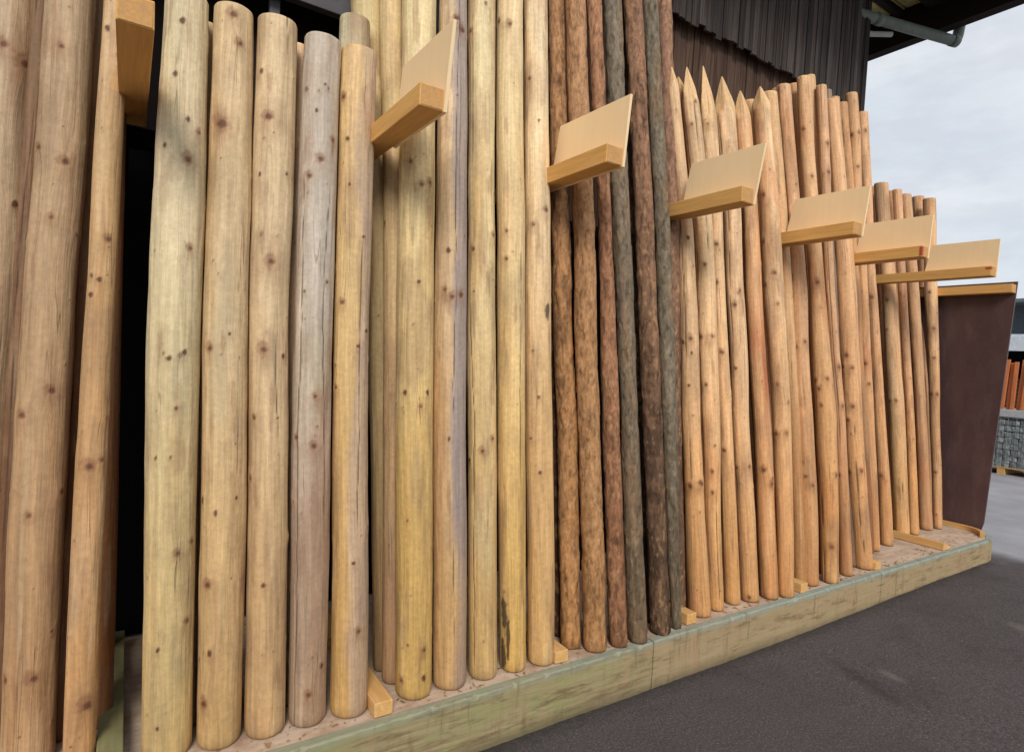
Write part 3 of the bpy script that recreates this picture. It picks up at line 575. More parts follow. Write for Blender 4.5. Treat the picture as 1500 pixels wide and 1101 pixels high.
for d in BACK: d['rear'] = 1
for si, d in enumerate(POLES + BACK):
    rows = d['rows']
    # radius near the foot, then the foot centre sits one radius behind the front of its foot
    xl, xr = rows[-1][1:]
    xc = (xl + xr) / 2
    F = ray(xc, d['yb']); Fp = O + F * ((PZ - H) / F[2])
    r = .06
    for _ in range(4):
        y0 = Fp[1] + r * .95
        P, r = centre_from(xl, xr, rows[-1][0], y0)
    pts = []
    for (yy, l_, r_) in rows[::-1]:
        P, rr = centre_from(l_, r_, yy, y0); pts.append((P[2], P[0], P[1], rr))
    if isinstance(d['top'], tuple):
        # top of the cut seen at that picture height
        yy, l_, r_ = rows[0]; xt = (l_ + r_) / 2
        P0 = plane_hit(xt, yy, y0)
        xs = (rows[0][1] + rows[0][2]) / 2; xs2 = (rows[1][1] + rows[1][2]) / 2
        xt = xs + (xs - xs2) / (rows[0][0] - rows[1][0]) * (d['top'][0] - rows[0][0])
        Pt = plane_hit(xt, d['top'][0], y0 + (0 if d.get('tip') else -.9 * pts[-1][3]))
        ztop = Pt[2]
    else: ztop = d['top']
    pts.sort()
    zz = np.array([p[0] for p in pts]); xx = np.array([p[1] for p in pts]); yy_ = np.array([p[2] for p in pts]); rr_ = np.array([p[3] for p in pts])
    rr_ = rr_ * (1.01 if d['k'][0] in 'abcd' else 1.05)
    # extend to foot and to top
    sl0 = (xx[1] - xx[0]) / (zz[1] - zz[0]); sl1 = (xx[-1] - xx[-2]) / (zz[-1] - zz[-2])
    z_ = np.concatenate([[PZ], zz, [ztop]]) if ztop > zz[-1] + .02 else np.concatenate([[PZ], zz])
    x_ = np.concatenate([[xx[0] + sl0 * (PZ - zz[0])], xx] + ([[xx[-1] + sl1 * (ztop - zz[-1])]] if ztop > zz[-1] + .02 else []))
    r_e = rr_[-1] + (rr_[-1] - rr_[0]) / (zz[-1] - zz[0]) * (ztop - zz[-1]) * .7
    r_ = np.concatenate([[rr_[0]], rr_] + ([[max(.6 * rr_[-1], r_e)]] if ztop > zz[-1] + .02 else []))
    z_[-1] = ztop
    y_ = y0 + LEAN * (z_ - PZ)
    base = np.array([x_[0], y0, PZ + .001])
    r0 = float(np.median(r_))
    camdir = math.atan2(-base[1], -base[0])
    # knots of the photograph that fall on this pole
    def onpole(kx, ky):
        Ps = plane_hit(kx, ky, y0 - r0 * .75)
        zi = Ps[2]
        cx_ = np.interp(zi, z_, x_); cy_ = np.interp(zi, z_, y_); rr = np.interp(zi, z_, r_)
        dx, dy = ray(kx, ky)[:2]
        # circle hit in plan
        A = dx * dx + dy * dy; B = -2 * (dx * cx_ + dy * cy_); Cq = cx_ ** 2 + cy_ ** 2 - rr ** 2
        D = B * B - 4 * A * Cq
        if D < 0: return None
        t = (-B - math.sqrt(D)) / 2 / A
        zk = H + ray(kx, ky)[2] * t
        ta = math.atan2(dy * t - cy_, dx * t - cx_)
        ta = camdir + ((ta - camdir + math.pi) % (2 * math.pi) - math.pi)
        return ta, zk - PZ, t / (ray(kx, ky) @ CF) / FPX * (ray(kx, ky) @ CF) * 1.0
    ks = []
    ry = [q[0] for q in rows]; rl = [q[1] for q in rows]; rx = [q[2] for q in rows]
    if d.get('kind') != 'bark' and 'rear' not in d:
        for kx, ky, ksz in KN:
            a_, b_ = np.interp(ky, ry, rl), np.interp(ky, ry, rx)
            if a_ - 1 < kx < b_ + 1:
                h = onpole(min(max(kx, a_ + 3), b_ - 3), ky)
                if h and 0 < h[1] < ztop - PZ - .03: ks.append((h[0], h[1], ksz * h[2] * .80, 1.0))
    ex = {k: d[k] for k in ('stain', 'red', 'dark', 'amt', 'crack') if k in d}
    if 'black' in d:
        ex['blk'] = []
        for (bx, by, sx, sz) in d['black']:
            h = onpole(bx, by)
            if h: ex['blk'].append((h[0], h[1], sx * h[2], sz * h[2]))
    near = base[0] < 1.5
    kind = d.get('kind', 'peel')
    nm = KINDN['bark'] if kind == 'bark' else KINDN[d['cat']]
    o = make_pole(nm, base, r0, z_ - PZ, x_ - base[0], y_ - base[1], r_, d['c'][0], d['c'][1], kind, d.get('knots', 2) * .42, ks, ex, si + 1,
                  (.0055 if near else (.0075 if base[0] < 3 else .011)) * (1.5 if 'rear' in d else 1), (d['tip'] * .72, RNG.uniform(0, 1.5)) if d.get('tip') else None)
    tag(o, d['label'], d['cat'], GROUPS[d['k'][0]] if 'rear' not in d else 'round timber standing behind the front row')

# ------------------------------------------------------------------ the rack
rack = empty('timber_rack', (3, 1.9, 0))
tag(rack, 'long low timber platform rack with projecting arms, blank sign boards and a brown end panel', 'rack')
rinv = Vector(rack.location)
def rk(o):
    o.parent = rack; o.matrix_parent_inverse = Matrix.Translation(-rinv); return o
YF = 1.879; FT = .042  # fascia front and thickness
XE = 6.235
# platform board
def arc(x0, y0, r, a0, a1, n=8): return [(x0 + r * math.cos(a0 + (a1 - a0) * i / n), y0 + r * math.sin(a0 + (a1 - a0) * i / n)) for i in range(n + 1)]
RC = .24
m = MB(); cy = YF + FT
pts = [(-2.2, cy)] + arc(XE - RC - FT, cy + RC, RC, -math.pi / 2, 0) + [(XE - FT, 3.0), (-2.2, 3.0)]
m.prism(pts, 2, PZ - .03, PZ - .004); rk(m.build('platform_floor', M_FLOOR))
# front fascia boards (joints where the photograph shows them)
def fboard(x0, x1, h1, h0=.0):
    m = MB(); n = int((x1 - x0) / .022) + 2
    b = bmesh.new(); ring = []
    for i in range(n):
        x = x0 + (x1 - x0) * i / (n - 1)
        j = .0015 * math.sin(x * 9) + random.uniform(-.0014, .0014); ch = random.random() < .10
        prof = [(YF + .004, -.03), (YF + j, -.02), (YF + j, h1 - (.016 if ch else .005) + random.uniform(-.003, .001)), (YF + (.014 if ch else .006) + j, h1 + random.uniform(-.0025, .0005)), (YF + FT - .004, h1), (YF + FT - .001, h1 - .005), (YF + FT - .001, -.03)]
        ring.append([b.verts.new((x, p[0], p[1])) for p in prof])
    for i in range(n - 1):
        for k in range(len(prof)): b.faces.new((ring[i][k], ring[i + 1][k], ring[i + 1][(k + 1) % len(prof)], ring[i][(k + 1) % len(prof)]))
    b.faces.new(ring[0]); b.faces.new(ring[-1][::-1]); bmesh.ops.recalc_face_normals(b, faces=b.faces[:])
    m.add(b); return rk(m.build('fascia_board', M_FASC))
fboard(-2.2, .10, .222); fboard(.104, 2.078, .221); fboard(2.082, 4.18, .224); fboard(4.184, XE - RC - FT - .002, .223)
m = MB()
outer = arc(XE - RC - FT, YF + RC + FT, RC + FT, -math.pi / 2, 0, 12) + [(XE, 3.0)]
inner = [(XE - FT, 3.0)] + arc(XE - RC - FT, YF + FT + RC, RC - .001, 0, -math.pi / 2, 12)
m.prism(outer + inner, 2, -.03, .223); o = rk(m.build('fascia_board', M_FASC)); o['label'] = 'rounded corner board at the end of the platform'
# raised end lip
m = MB(); m.prism([(XE - FT - .042, 2.95)] + arc(XE - RC - FT, cy + RC, RC - .042, 0, -math.pi * .42, 8) + arc(XE - RC - FT, cy + RC, RC - .012, -math.pi * .42, 0, 8) + [(XE - FT - .012, 2.95)], 2, PZ - .003, PZ + .035, .002); rk(m.build('end_lip', M_BAT))
# floor battens dividing the bays
AX = [-.05, .748, 1.538, 2.358, 3.322, 4.193, 5.205]
for i, x in enumerate(AX):
    m = MB(); wd = .068; y0_ = 1.83 + .09 + [0, 0, .005, .01, .0, .005, -.0][i]
    if i == 6: m.prism([(x, PZ), (x + .13, PZ), (x + .13, PZ + .008), (x + .045, PZ + .05), (x + .0, PZ + .055)], 1, 1.925, 2.9, .002)
    else: m.box(x + .005, x + .005 + wd, y0_, 2.9, PZ, PZ + .05, .003, .0015)
    o = rk(m.build('floor_batten', M_BATG if i == 0 else M_BAT))
    if i == 0: o['label'] = 'greenish floor batten under the black gap'
# arms and sign boards
for i, x in enumerate(AX + [6.12]):
    last = i == 7
    z0 = 2.276 if not last else 2.262
    yf = [1.81, 1.778, 1.788, 1.774, 1.766, 1.795, 1.768, 1.925][i]
    m = MB(); m.box(x, x + .082, yf, 2.655, z0, z0 + .072, .003, .001)
    arm = rk(m.build('support_arm', M_ARM))
    m = MB(); m.box(x + .004, x + .078, yf - .0015, yf + .002, z0 + .004, z0 + .068)
    e = m.build('end_grain', M_END); e.parent = arm
    e.matrix_parent_inverse = Matrix.Identity(4)
    if i in (5, 6):
        m = MB()
        if i == 5: m.box(x - .002, x + .018, yf - .003, yf + .012, z0 + .008, z0 + .064, .001)
        else: m.box(x - .002, x + .012, yf - .003, yf + .035, z0 + .048, z0 + .062, .001)
        e = m.build('paint_mark', M_RED); e.parent = arm
        e['label'] = 'red paint mark on the end of the arm'
    if 1 <= i <= 6:
        ytl = [2.13, 2.195, 2.14, 2.16, 2.19, 2.17][i - 1]; ft = [1.735, 1.762, 1.728, 1.738, 1.78, 1.756][i - 1]
        m = MB(); m.prism([(yf - .004, z0 - .002), (ft, 2.552), (ytl + .02, 2.558), (ytl + .08, z0 - .002)], 0, x + .0825, x + .0945, .001)
        e = m.build('sign_board', M_SIGN); e.parent = arm
# end panel of brown film-faced plywood
m = MB(); m.prism([(2.035, PZ - .002), (2.015, .30), (1.918, 2.36), (3.0, 2.36), (3.0, PZ - .002)], 0, 6.203, 6.221, .001)
rk(m.build('end_panel', M_PLY))
# posts and rails of the rack behind the timber
def flat(name, c, rough=.9):
    m, nt, b = newmat(name, rough, .1); g = noise(nt, geopos(nt), 8, 4); nt.links.new(mixc(nt, g, lin(c), tuple(v * .6 for v in lin(c))), b.inputs['Base Color']); return m
M_BLACK = flat('shade_black_backing', (24, 21, 22))  # near-black colour stands in for the deep shade behind the poles
m = MB(); m.box(-2.2, 6.19, 2.66, 2.74, 2.21, 2.275, .004); rk(m.build('back_rail', M_BLACK))
m = MB(); m.box(-2.2, 6.2, 2.935, 2.955, .23, 2.34); rk(m.build('back_panel', M_BLACK))
for x in (-.09, 2.3, 4.2, 6.1): m = MB(); m.box(x, x + .07, 2.745, 2.82, .23, 2.27, .003); rk(m.build('back_post', M_BLACK))

rc = random.Random(5)
def chips(name, n, fx, fy, z, mat):
    b = bmesh.new()
    for _ in range(n):
        x, y = fx(), fy(); l = rc.uniform(.003, .014); w_ = l * rc.uniform(.2, .6); a = rc.uniform(0, 3.14); h = rc.uniform(.001, .004)
        c_, s_ = math.cos(a), math.sin(a); zc = z(x)
        vs = [b.verts.new((x + c_ * u - s_ * v, y + s_ * u + c_ * v, zc + q)) for u, v, q in ((-l, -w_, .001), (l, -w_ * .7, .001 + h), (l * .8, w_, h * .5 + .001), (-l * .7, w_ * .8, h + .001))]
        b.faces.new(vs)
    me = bpy.data.meshes.new(name); b.to_mesh(me); b.free(); o = link(name, me, mat); return o
M_CHIP = sawn_mat('bark_crumb', (176, 138, 98), (112, 84, 60), 0, 30)
o = chips('wood_chips', 380, lambda: rc.uniform(.2, 6.0), lambda: 1.925 + abs(rc.gauss(0, .09)), lambda x: PZ - .004, M_CHIP)
tag(o, 'small bark crumbs and wood chips scattered on the platform around the pole feet', 'wood chips', kind='stuff')
# ------------------------------------------------------------------ building behind
def siding_mat(name, a, b_, c3):
    m, nt, b = newmat(name, .85, .15)
    co = geopos(nt); rnd = N(nt, 'ShaderNodeAttribute', attribute_name='tone').outputs['Fac']
    g = noise(nt, mapping(nt, co, (1, 1, .03)), 75, 6, .7)
    g2 = noise(nt, mapping(nt, co, (1, 1, .15)), 12, 5, .7)
    c = mixc(nt, rnd, lin(a), lin(b_))
    c = mixc(nt, maprange(nt, g2, .5, .72, 0, .7), c, lin(c3))
    f = maprange(nt, g, .3, .7, .4, 1.55)
    vm = N(nt, 'ShaderNodeVectorMath', operation='SCALE'); nt.links.new(c, vm.inputs[0]); nt.links.new(f, vm.inputs['Scale'])
    nt.links.new(vm.outputs[0], b.inputs['Base Color']); bump(nt, b, g, .6, .005); return m
M_SUP = siding_mat('weathered_grey_siding', (62, 57, 55), (98, 90, 86), (74, 56, 46))
M_SLO = siding_mat('weathered_brown_siding', (80, 62, 54), (100, 80, 68), (118, 92, 70))
def dark_mat(name, c, rough=.8):
    m, nt, b = newmat(name, rough, .2); co = geopos(nt)
    g = noise(nt, co, 14, 5, .65); cc = mixc(nt, maprange(nt, g, .3, .7, 0, 1), tuple(v * .75 for v in lin(c)), lin(c)); nt.links.new(cc, b.inputs['Base Color']); return m
bld = empty('timber_building', (3, 3.1, 0)); tag(bld, 'old building with weathered grey and brown vertical board siding behind the poles', 'building')
binv = Vector(bld.location)
def bk(o): o.parent = bld; o.matrix_parent_inverse = Matrix.Translation(-binv); return o
def siding(name, mat, x0, x1, yp, z0, z1, wmin, wmax, rag, th=.02, skipz=None):
    b = bmesh.new(); lay = b.faces.layers.float.new('tonef'); x = x0; tones = []
    while x < x1:
        ww = min(random.uniform(wmin, wmax), x1 - x)
        if ww < .01: break
        yo = yp - random.uniform(0, .012); zb = z0 + random.uniform(-rag, rag); t = random.random(); tl = random.uniform(-.004, .004)
        vs = [b.verts.new(v) for v in ((x + .002 + tl, yo, zb + random.uniform(-.006, .006)), (x + ww - .002 + tl, yo + random.uniform(-.004, .004), zb), (x + ww - .002, yo, z1), (x + .002, yo, z1), (x + .002 + tl, yo + th, zb), (x + ww - .002 + tl, yo + th, zb), (x + ww - .002, yo + th, z1), (x + .002, yo + th, z1))]
        for q in ((0, 1, 2, 3), (5, 4, 7, 6), (0, 4, 5, 1), (1, 5, 6, 2), (4, 0, 3, 7)):
            f = b.faces.new([vs[i] for i in q]); f[lay] = t
        x += ww
    me = bpy.data.meshes.new(name); b.to_mesh(me)
    tones = [f[lay] for f in b.faces]; b.free()
    at = me.attributes.new('tone', 'FLOAT', 'FACE'); at.data.foreach_set('value', tones)
    return bk(link(name, me, mat))
siding('lower_siding', M_SLO, 2.2, 5.64, 3.10, -.02, 4.3, .05, .10, 0)
siding('upper_siding', M_SUP, 2.3, 5.66, 3.015, 3.955, 5.2, .03, .075, .022)
m = MB(); m.box(-2.5, 5.63, 3.13, 3.3, -.02, 5.25); bk(m.build('wall', dark_mat('dark_wall', (40, 32, 28))))
m = MB(); m.box(5.63, 5.652, 3.14, 12, -.02, 5.25); bk(m.build('side_wall', M_SLO))
# corner board of the facade
m = MB(); m.box(5.60, 5.664, 2.995, 3.03, 3.80, 5.2, .003); bk(m.build('corner_board', M_SUP))
# grey beam and post seen over the short posts
M_GB = dark_mat('grey_painted_board', (112, 110, 114))
m = MB(); m.box(-2.5, 1.7, 2.92, 2.97, 3.08, 3.75, .004); bk(m.build('beam', M_GB))
m = MB(); m.box(.50, .545, 2.985, 3.03, .25, 3.5, .003); bk(m.build('post', M_GB))
# roof overhang with soffit, edge beam
M_SOF = sawn_mat('yellowed_soffit', (244, 232, 168), (226, 212, 146), 0, 30, dirt=(140, 124, 78))
M_EDGE = dark_mat('dark_roof_edge', (46, 38, 36)); M_ROOF = dark_mat('roof_covering', (66, 60, 60))
zr = 4.885
m = MB(); x = 2.2
yy = 1.55
while yy < 12: m.box(-3, 6.47, yy, yy + .125, 5.21 + (0.006 if int(yy * 8) % 2 else 0), 5.235); yy += .14
bk(m.build('soffit', M_SOF))
m = MB(); m.box(-3.2, 6.62, 1.5, 12.1, 5.245, 5.34); bk(m.build('roof', M_ROOF))
m = MB(); m.box(6.48, 6.605, 1.5, 12, zr, 5.24, .004); m.box(5.2, 6.475, 1.5, 2.86, 5.10, 5.14); bk(m.build('roof_edge', M_EDGE))
for y in (1.9, 2.5, 3.1, 3.7, 4.3, 4.9):
    m = MB(); m.box(5.67, 6.47, y, y + .06, 5.145, 5.205); bk(m.build('rafter', M_EDGE))
M_PIPE = dark_mat('grey_green_pipe', (136, 148, 140), .45); M_PIPE2 = dark_mat('light_grey_pipe', (190, 192, 188), .45)
def sweep(pts, n=8):
    out = []
    P = [Vector(p) for p in pts]
    out.append(P[0])
    for i in range(1, len(P) - 1):
        a = P[i] + (P[i - 1] - P[i]).normalized() * .07; c = P[i] + (P[i + 1] - P[i]).normalized() * .07
        for k in range(n + 1):
            t = k / n; out.append(a * (1 - t) ** 2 + P[i] * 2 * t * (1 - t) + c * t * t)
    out.append(P[-1]); return out
m = MB(); pA = (5.64, 3.02, 4.82); pB = (6.665, 2.69, 4.79); pC = (6.70, 2.66, 5.2)
m.tube(sweep([(5.2, 3.16, 4.83), pA, pB, pC]), .047, 24); dp = bk(m.build('drainpipe', M_PIPE))
for t in (.12, .97):
    m = MB(); a = Vector(pA).lerp(Vector(pB), t); dirv = (Vector(pB) - Vector(pA)).normalized(); m.tube([a - dirv * .035, a + dirv * .035], .052, 24)
    c_ = m.build('pipe_collar', M_PIPE); c_.parent = dp
m = MB(); m.tube([(5.5, 3.22, 4.70), (6.0, 2.97, 4.755)], .024, 18); bk(m.build('conduit_pipe', M_PIPE2))

# ------------------------------------------------------------------ ground
def ground_mat():
    m, nt, b = newmat('asphalt', .9, .25)
    co = geopos(nt)
    fine = noise(nt, co, 260, 3, .7); mid = noise(nt, co, 55, 4, .7); st = noise(nt, co, 1.3, 6, .65); st2 = noise(nt, mapping(nt, co, (1, 2.2, 1), (4, 2, 0)), 2.6, 5, .6)
    fine2 = noise(nt, co, 110, 2, .6); vo = N(nt, 'ShaderNodeTexVoronoi', Scale=90.); nt.links.new(co, vo.inputs['Vector'])
    c = mixc(nt, maprange(nt, mid, .3, .7, 0, 1), lin((70, 65, 66)), lin((90, 83, 83)))
    c = mixc(nt, maprange(nt, fine, .56, .72, 0, .75), c, lin((146, 136, 130)))
    c = mixc(nt, maprange(nt, fine2, .56, .68, 0, .5), c, lin((132, 124, 116)))
    c = mixc(nt, maprange(nt, fine2, .45, .30, 0, .6), c, lin((50, 45, 47)))
    c = mixc(nt, maprange(nt, fine, .42, .28, 0, .7), c, lin((44, 40, 41)))
    c = mixc(nt, maprange(nt, vo.outputs['Distance'], .16, .08, 0, .35), c, lin((140, 130, 122)))
    c = mixc(nt, maprange(nt, st, .48, .64, 0, .35), c, lin((58, 54, 54)))
    c = mixc(nt, maprange(nt, st2, .58, .75, 0, .25), c, lin((44, 40, 38)))
    # dry lighter tarmac further out in the yard, past the end of the rack
    sx = N(nt, 'ShaderNodeSeparateXYZ'); nt.links.new(co, sx.inputs[0])
    wob = noise(nt, co, 1.2, 4)
    e = N(nt, 'ShaderNodeMath', operation='MULTIPLY_ADD'); nt.links.new(wob, e.inputs[0]); e.inputs[1].default_value = .9; nt.links.new(sx.outputs[0], e.inputs[2])
    e2 = N(nt, 'ShaderNodeMath', operation='MULTIPLY_ADD'); nt.links.new(sx.outputs[1], e2.inputs[0]); e2.inputs[1].default_value = .35; nt.links.new(e.outputs[0], e2.inputs[2])
    far = maprange(nt, e2.outputs[0], 7.15, 7.5, 0, 1)
    c2 = mixc(nt, maprange(nt, st, .35, .65, 0, 1), lin((172, 170, 174)), lin((150, 148, 152)))
    c2 = mixc(nt, maprange(nt, fine, .3, .7, 0, .3), c2, lin((100, 98, 99)))
    c = mixc(nt, far, c, c2)
    # scuffs: small pale spots
    for (px_, py_, rx_, ry_) in ((3.27, 1.39, .035, .07), (4.60, 1.20, .09, .15), (3.45, 1.27, .012, .012)):
        v = N(nt, 'ShaderNodeVectorMath', operation='SUBTRACT'); nt.links.new(co, v.inputs[0]); v.inputs[1].default_value = (px_, py_, 0)
        s = N(nt, 'ShaderNodeVectorMath', operation='MULTIPLY'); nt.links.new(v.outputs[0], s.inputs[0]); s.inputs[1].default_value = (1 / rx_, 1 / ry_, 0)
        l = N(nt, 'ShaderNodeVectorMath', operation='LENGTH'); nt.links.new(s.outputs[0], l.inputs[0])
        ad = N(nt, 'ShaderNodeMath', operation='MULTIPLY_ADD'); nt.links.new(noise(nt, co, 40, 4, .7), ad.inputs[0]); ad.inputs[1].default_value = 1.3; nt.links.new(l.outputs['Value'], ad.inputs[2])
        c = mixc(nt, maprange(nt, ad.outputs[0], 1.75, 1.2, 0, .42), c, lin((128, 121, 114)))
    # oil smear
    v = N(nt, 'ShaderNodeVectorMath', operation='SUBTRACT'); nt.links.new(co, v.inputs[0]); v.inputs[1].default_value = (3.09, 1.42, 0)
    mp = mapping(nt, mapping(nt, v.outputs[0], rot=(0, 0, math.radians(-73))), (3.2, 14, 0))
    l = N(nt, 'ShaderNodeVectorMath', operation='LENGTH'); nt.links.new(mp, l.inputs[0])
    ad = N(nt, 'ShaderNodeMath', operation='MULTIPLY_ADD'); nt.links.new(noise(nt, co, 12, 5, .7), ad.inputs[0]); ad.inputs[1].default_value = 1.2; nt.links.new(l.outputs['Value'], ad.inputs[2])
    c = mixc(nt, maprange(nt, ad.outputs[0], 1.6, .8, 0, .45), c, lin((44, 39, 36)))
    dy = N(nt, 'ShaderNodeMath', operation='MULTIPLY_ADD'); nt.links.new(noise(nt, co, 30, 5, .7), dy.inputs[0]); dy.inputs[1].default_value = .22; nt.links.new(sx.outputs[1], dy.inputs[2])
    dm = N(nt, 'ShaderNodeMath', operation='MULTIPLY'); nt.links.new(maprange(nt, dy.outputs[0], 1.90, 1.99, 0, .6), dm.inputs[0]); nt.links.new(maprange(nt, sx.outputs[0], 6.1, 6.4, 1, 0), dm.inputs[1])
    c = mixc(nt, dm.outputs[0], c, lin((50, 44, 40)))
    crk = N(nt, 'ShaderNodeTexVoronoi', Scale=1.1, feature='DISTANCE_TO_EDGE'); nt.links.new(mixc(nt, .12, co, N(nt, 'ShaderNodeTexNoise', Scale=6.).outputs['Color']), crk.inputs['Vector'])
    cg = N(nt, 'ShaderNodeMath', operation='MULTIPLY'); nt.links.new(maprange(nt, crk.outputs['Distance'], .001, .004, .25, 0), cg.inputs[0]); nt.links.new(maprange(nt, st, .5, .56, 0, 1), cg.inputs[1])
    c = mixc(nt, cg.outputs[0], c, lin((34, 31, 32)))
    nt.links.new(c, b.inputs['Base Color'])
    n1 = bump(nt, b, fine, .8, .004); bump(nt, b, mid, .4, .006, n1)
    return m
xs = [-600, -100, -20, -6] + [i * .5 for i in range(-8, 17)] + [9, 12, 20, 60, 200, 900]; ys = [-600, -60, -10, -3, -1, 0, .5, 1, 1.5, 2, 2.5, 3, 4, 6, 12, 30, 100, 900]
b = bmesh.new(); gr = [[b.verts.new((x, y, .045 * float(ss(2.6, 5.6, np.array(x))) if x < 60 else .045)) for x in xs] for y in ys]
for j in range(len(ys) - 1):
    for i in range(len(xs) - 1): f = b.faces.new((gr[j][i], gr[j][i + 1], gr[j + 1][i + 1], gr[j + 1][i])); f.smooth = True
me = bpy.data.meshes.new('ground'); b.to_mesh(me); b.free(); tag(link('ground', me, ground_mat()), kind='structure')
GZ = .045

# ------------------------------------------------------------------ yard in the distance (right edge)
rot = math.radians(0)
def pallet(name, x0, y0, label, grp):
    t = empty(name, (x0, y0, GZ)); tag(t, label, 'pallet', grp)
    for k in range(3):
        m = MB(); m.box(0, .8 * 1.0, .0 + k * .55, .1 + k * .55, 0, .1, .004); o = m.build('block', M_BAT, t)
    for k in range(5):
        m = MB(); m.box(k * .17, k * .17 + .12, 0, 1.2, .102, .125, .003); o = m.build('deck_board', M_BAT, t)
    return t
def stone_mat():
    m, nt, b = newmat('grey_stone', .85, .2); co = objco(nt)
    vo = N(nt, 'ShaderNodeTexVoronoi', Scale=16.); nt.links.new(co, vo.inputs['Vector'])
    c = mixc(nt, maprange(nt, vo.outputs['Distance'], .2, .7, 0, 1), lin((158, 164, 164)), lin((112, 118, 118)))
    c = mixc(nt, maprange(nt, noise(nt, co, 5, 4), .4, .7, 0, .6), c, lin((120, 124, 122))); nt.links.new(c, b.inputs['Base Color']); bump(nt, b, vo.outputs['Distance'], .8, .02); return m
M_STONE = stone_mat(); M_WIRE = dark_mat('galvanised_wire', (150, 154, 154), .4)
def orange_mat():
    m, nt, b = newmat('orange_timber', .6, .3); co = objco(nt)
    g = noise(nt, mapping(nt, co, (1, 1, .1)), 30, 4); c = mixc(nt, maprange(nt, g, .3, .7, 0, 1), lin((206, 126, 76)), lin((178, 104, 62))); nt.links.new(c, b.inputs['Base Color']); return m
M_OR = orange_mat(); M_SLAB = dark_mat('pale_slab', (176, 178, 176))
yard = [(11.9, 3.1, 'wooden pallet under the grey stone cage nearest the brown panel'), (11.9, 4.5, 'wooden pallet under the second stone cage further back')]
for i, (x0, y0, lab) in enumerate(yard):
    pallet('pallet', x0, y0, lab, 'pallets in the yard')
    t = empty('stone_cage', (x0, y0, GZ + .126)); tag(t, ['wire cage of grey stone behind the brown end panel', 'second wire cage of grey stone further back in the yard'][i], 'stone cage', 'stone cages in the yard')
    m = MB()
    for cx_ in range(9):
        for cz_ in range(8):
            for cy_ in range(12):
                if 0 < cx_ < 8 and 0 < cy_ < 11 and cz_ < 7: continue
                s = .096
                m.box(cx_ * s, cx_ * s + s * .92, cy_ * s + .02, cy_ * s + .02 + s * .97, cz_ * s, cz_ * s + s * .96, .014, .010)
    m.build('stone_fill', M_STONE, t)
    m = MB()
    for k in range(12): m.box(-.014, -.008, .02 + k * .105, .025 + k * .105, 0, .8)
    for k in range(9): m.box(-.02, -.0145, .015, 1.19, k * .098, k * .098 + .005)
    for k in range(9): m.box(.0 + k * .105, .005 + k * .105, .005, .01, 0, .8)
    for k in range(9): m.box(0, .86, .0, .0045, k * .098, k * .098 + .005)
    m.build('wire_mesh', M_WIRE, t)
    m = MB(); m.box(-.03, .9, -.01, 1.22, GZ + .93, GZ + 1.05, .008, off=(0, 0, 0))
    o = m.build('stone_slab', M_SLAB, None, (x0, y0, 0)); tag(o, ['pale slab lying on the stone cage behind the brown panel', 'pale slab on the second stone cage'][i], 'slab', 'slabs on the stone cages')
    for k in range(18):
        m = MB(); lean = .015 * math.sin(k * 1.3) + .035
        y = .01 + k * .066
        m.prism([(y, 0), (y + .05, 0), (y + .05 - lean, .78 + .03 * math.sin(k * 2)), (y - lean, .78 + .03 * math.sin(k * 2))], 0, .02, .06, .003)
        o = m.build('orange_slat', M_OR, None, (x0 + .1 + (.05 if k % 2 else 0), y0, GZ + 1.052))
        tag(o, 'orange slat standing in the row on the ' + ('near' if i == 0 else 'further') + ' pale slab', 'slat', 'orange slats in a row on the ' + ('near' if i == 0 else 'further') + ' slab')
# open shed further off
sh = empty('yard_shed', (22, 8, GZ)); tag(sh, 'open yard shed with dark roof and white gutter board in the distance', 'shed')
M_WH = dark_mat('white_board', (206, 212, 218)); M_GN = dark_mat('dark_green_roof', (104, 114, 120)); M_BK = dark_mat('shed_inside', (38, 34, 36)); M_BRN = dark_mat('shed_post', (84, 62, 50))
m = MB(); m.prism([(-9, 3.15), (-9, 2.95), (14, 2.95), (14, 3.15), (14, 3.9), (-9, 3.9)], 0, 1.3, 1.5); m.box(0, 8, -9, 14, 3.9, 4.0); m.build('roof', M_GN, sh)
m = MB(); m.box(-.04, .0, -9, 14, 2.45, 2.9, .01); m.build('gutter_board', M_WH, sh)
m = MB(); m.box(0, 1.3, -9, 14, 2.9, 2.95); m.build('canopy', M_WH, sh)
m = MB(); m.box(6, 6.1, -9, 14, 0, 2.9); m.build('back_wall', M_BK, sh)
for k in range(6): m = MB(); m.box(.2, .4, -8 + k * 4, -7.8 + k * 4, 0, 2.89, .01); m.build('post', M_BRN, sh)
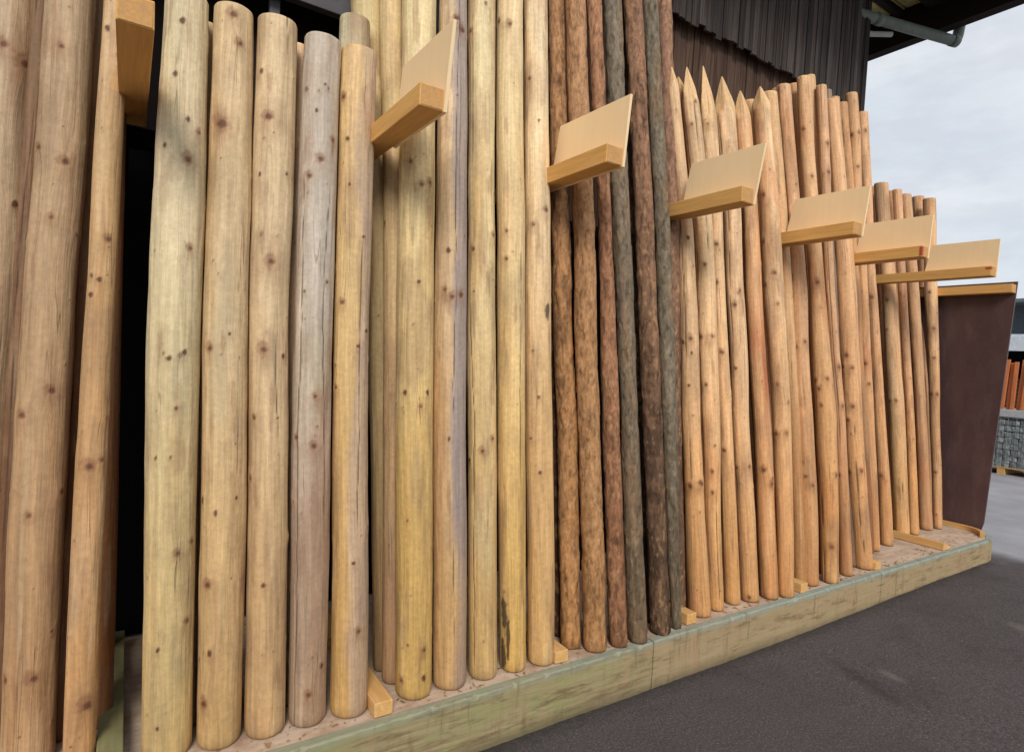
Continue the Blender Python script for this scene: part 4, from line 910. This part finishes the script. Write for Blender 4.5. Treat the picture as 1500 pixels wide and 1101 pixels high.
for k, (yy_, hh) in enumerate(((-1.5, 1.6), (1.2, 1.9), (3.9, 1.3))):
    t = empty('plank_stack', (22.8, 8 + yy_, GZ)); tag(t, ['low', 'tall', 'lowest'][k] + ' stack of reddish planks stored in the distant shed', 'plank stack', 'plank stacks in the shed')
    m = MB()
    z = 0.05
    while z < hh: m.box(0, 1, 0, 2.3, z, z + .1, .006); z += .125
    m.build('planks', M_BRN, t)

# ------------------------------------------------------------------ light: overcast daylight with a soft high sun
SUN_DIR = Vector((-.40, -.78, .62)).normalized()      # towards the sun
el = math.asin(SUN_DIR.z); az = math.atan2(SUN_DIR.x, SUN_DIR.y)
wd_ = bpy.data.worlds.new('World'); scn.world = wd_; wd_.use_nodes = True; nt = wd_.node_tree
bg = nt.nodes['Background']
sky = nt.nodes.new('ShaderNodeTexSky'); sky.sky_type = 'NISHITA'; sky.sun_disc = False; sky.sun_elevation = el; sky.sun_rotation = az
tc = nt.nodes.new('ShaderNodeTexCoord').outputs['Generated']
cl = noise(nt, mapping(nt, tc, (1, 1, 2.6)), 3.2, 6, .55, .3); cl2 = noise(nt, mapping(nt, tc, (1, 1, 3), (3, 1, 0)), 9, 5, .6)
cc = mixc(nt, maprange(nt, cl, .34, .64, 0, 1), tuple(v * 10 for v in (.66, .74, .83)), tuple(v * 10 for v in (.90, .92, .95)))
cc = mixc(nt, maprange(nt, cl2, .42, .62, 0, .5), cc, tuple(v * 10 for v in (.68, .70, .77)))
out = mixc(nt, .9, sky.outputs[0], cc)
nt.links.new(out, bg.inputs['Color']); bg.inputs['Strength'].default_value = .1
sd = bpy.data.lights.new('sun', 'SUN'); sd.energy = 2.3; sd.angle = math.radians(20); sd.color = (1, .95, .88)
so = bpy.data.objects.new('sun', sd); COL.objects.link(so); so.rotation_euler = (-SUN_DIR).to_track_quat('-Z', 'Y').to_euler()

scn.view_settings.view_transform = 'Standard'; scn.view_settings.look = 'None'; scn.view_settings.exposure = 0; scn.view_settings.gamma = 1
scn.cycles.max_bounces = 6; scn.cycles.diffuse_bounces = 3
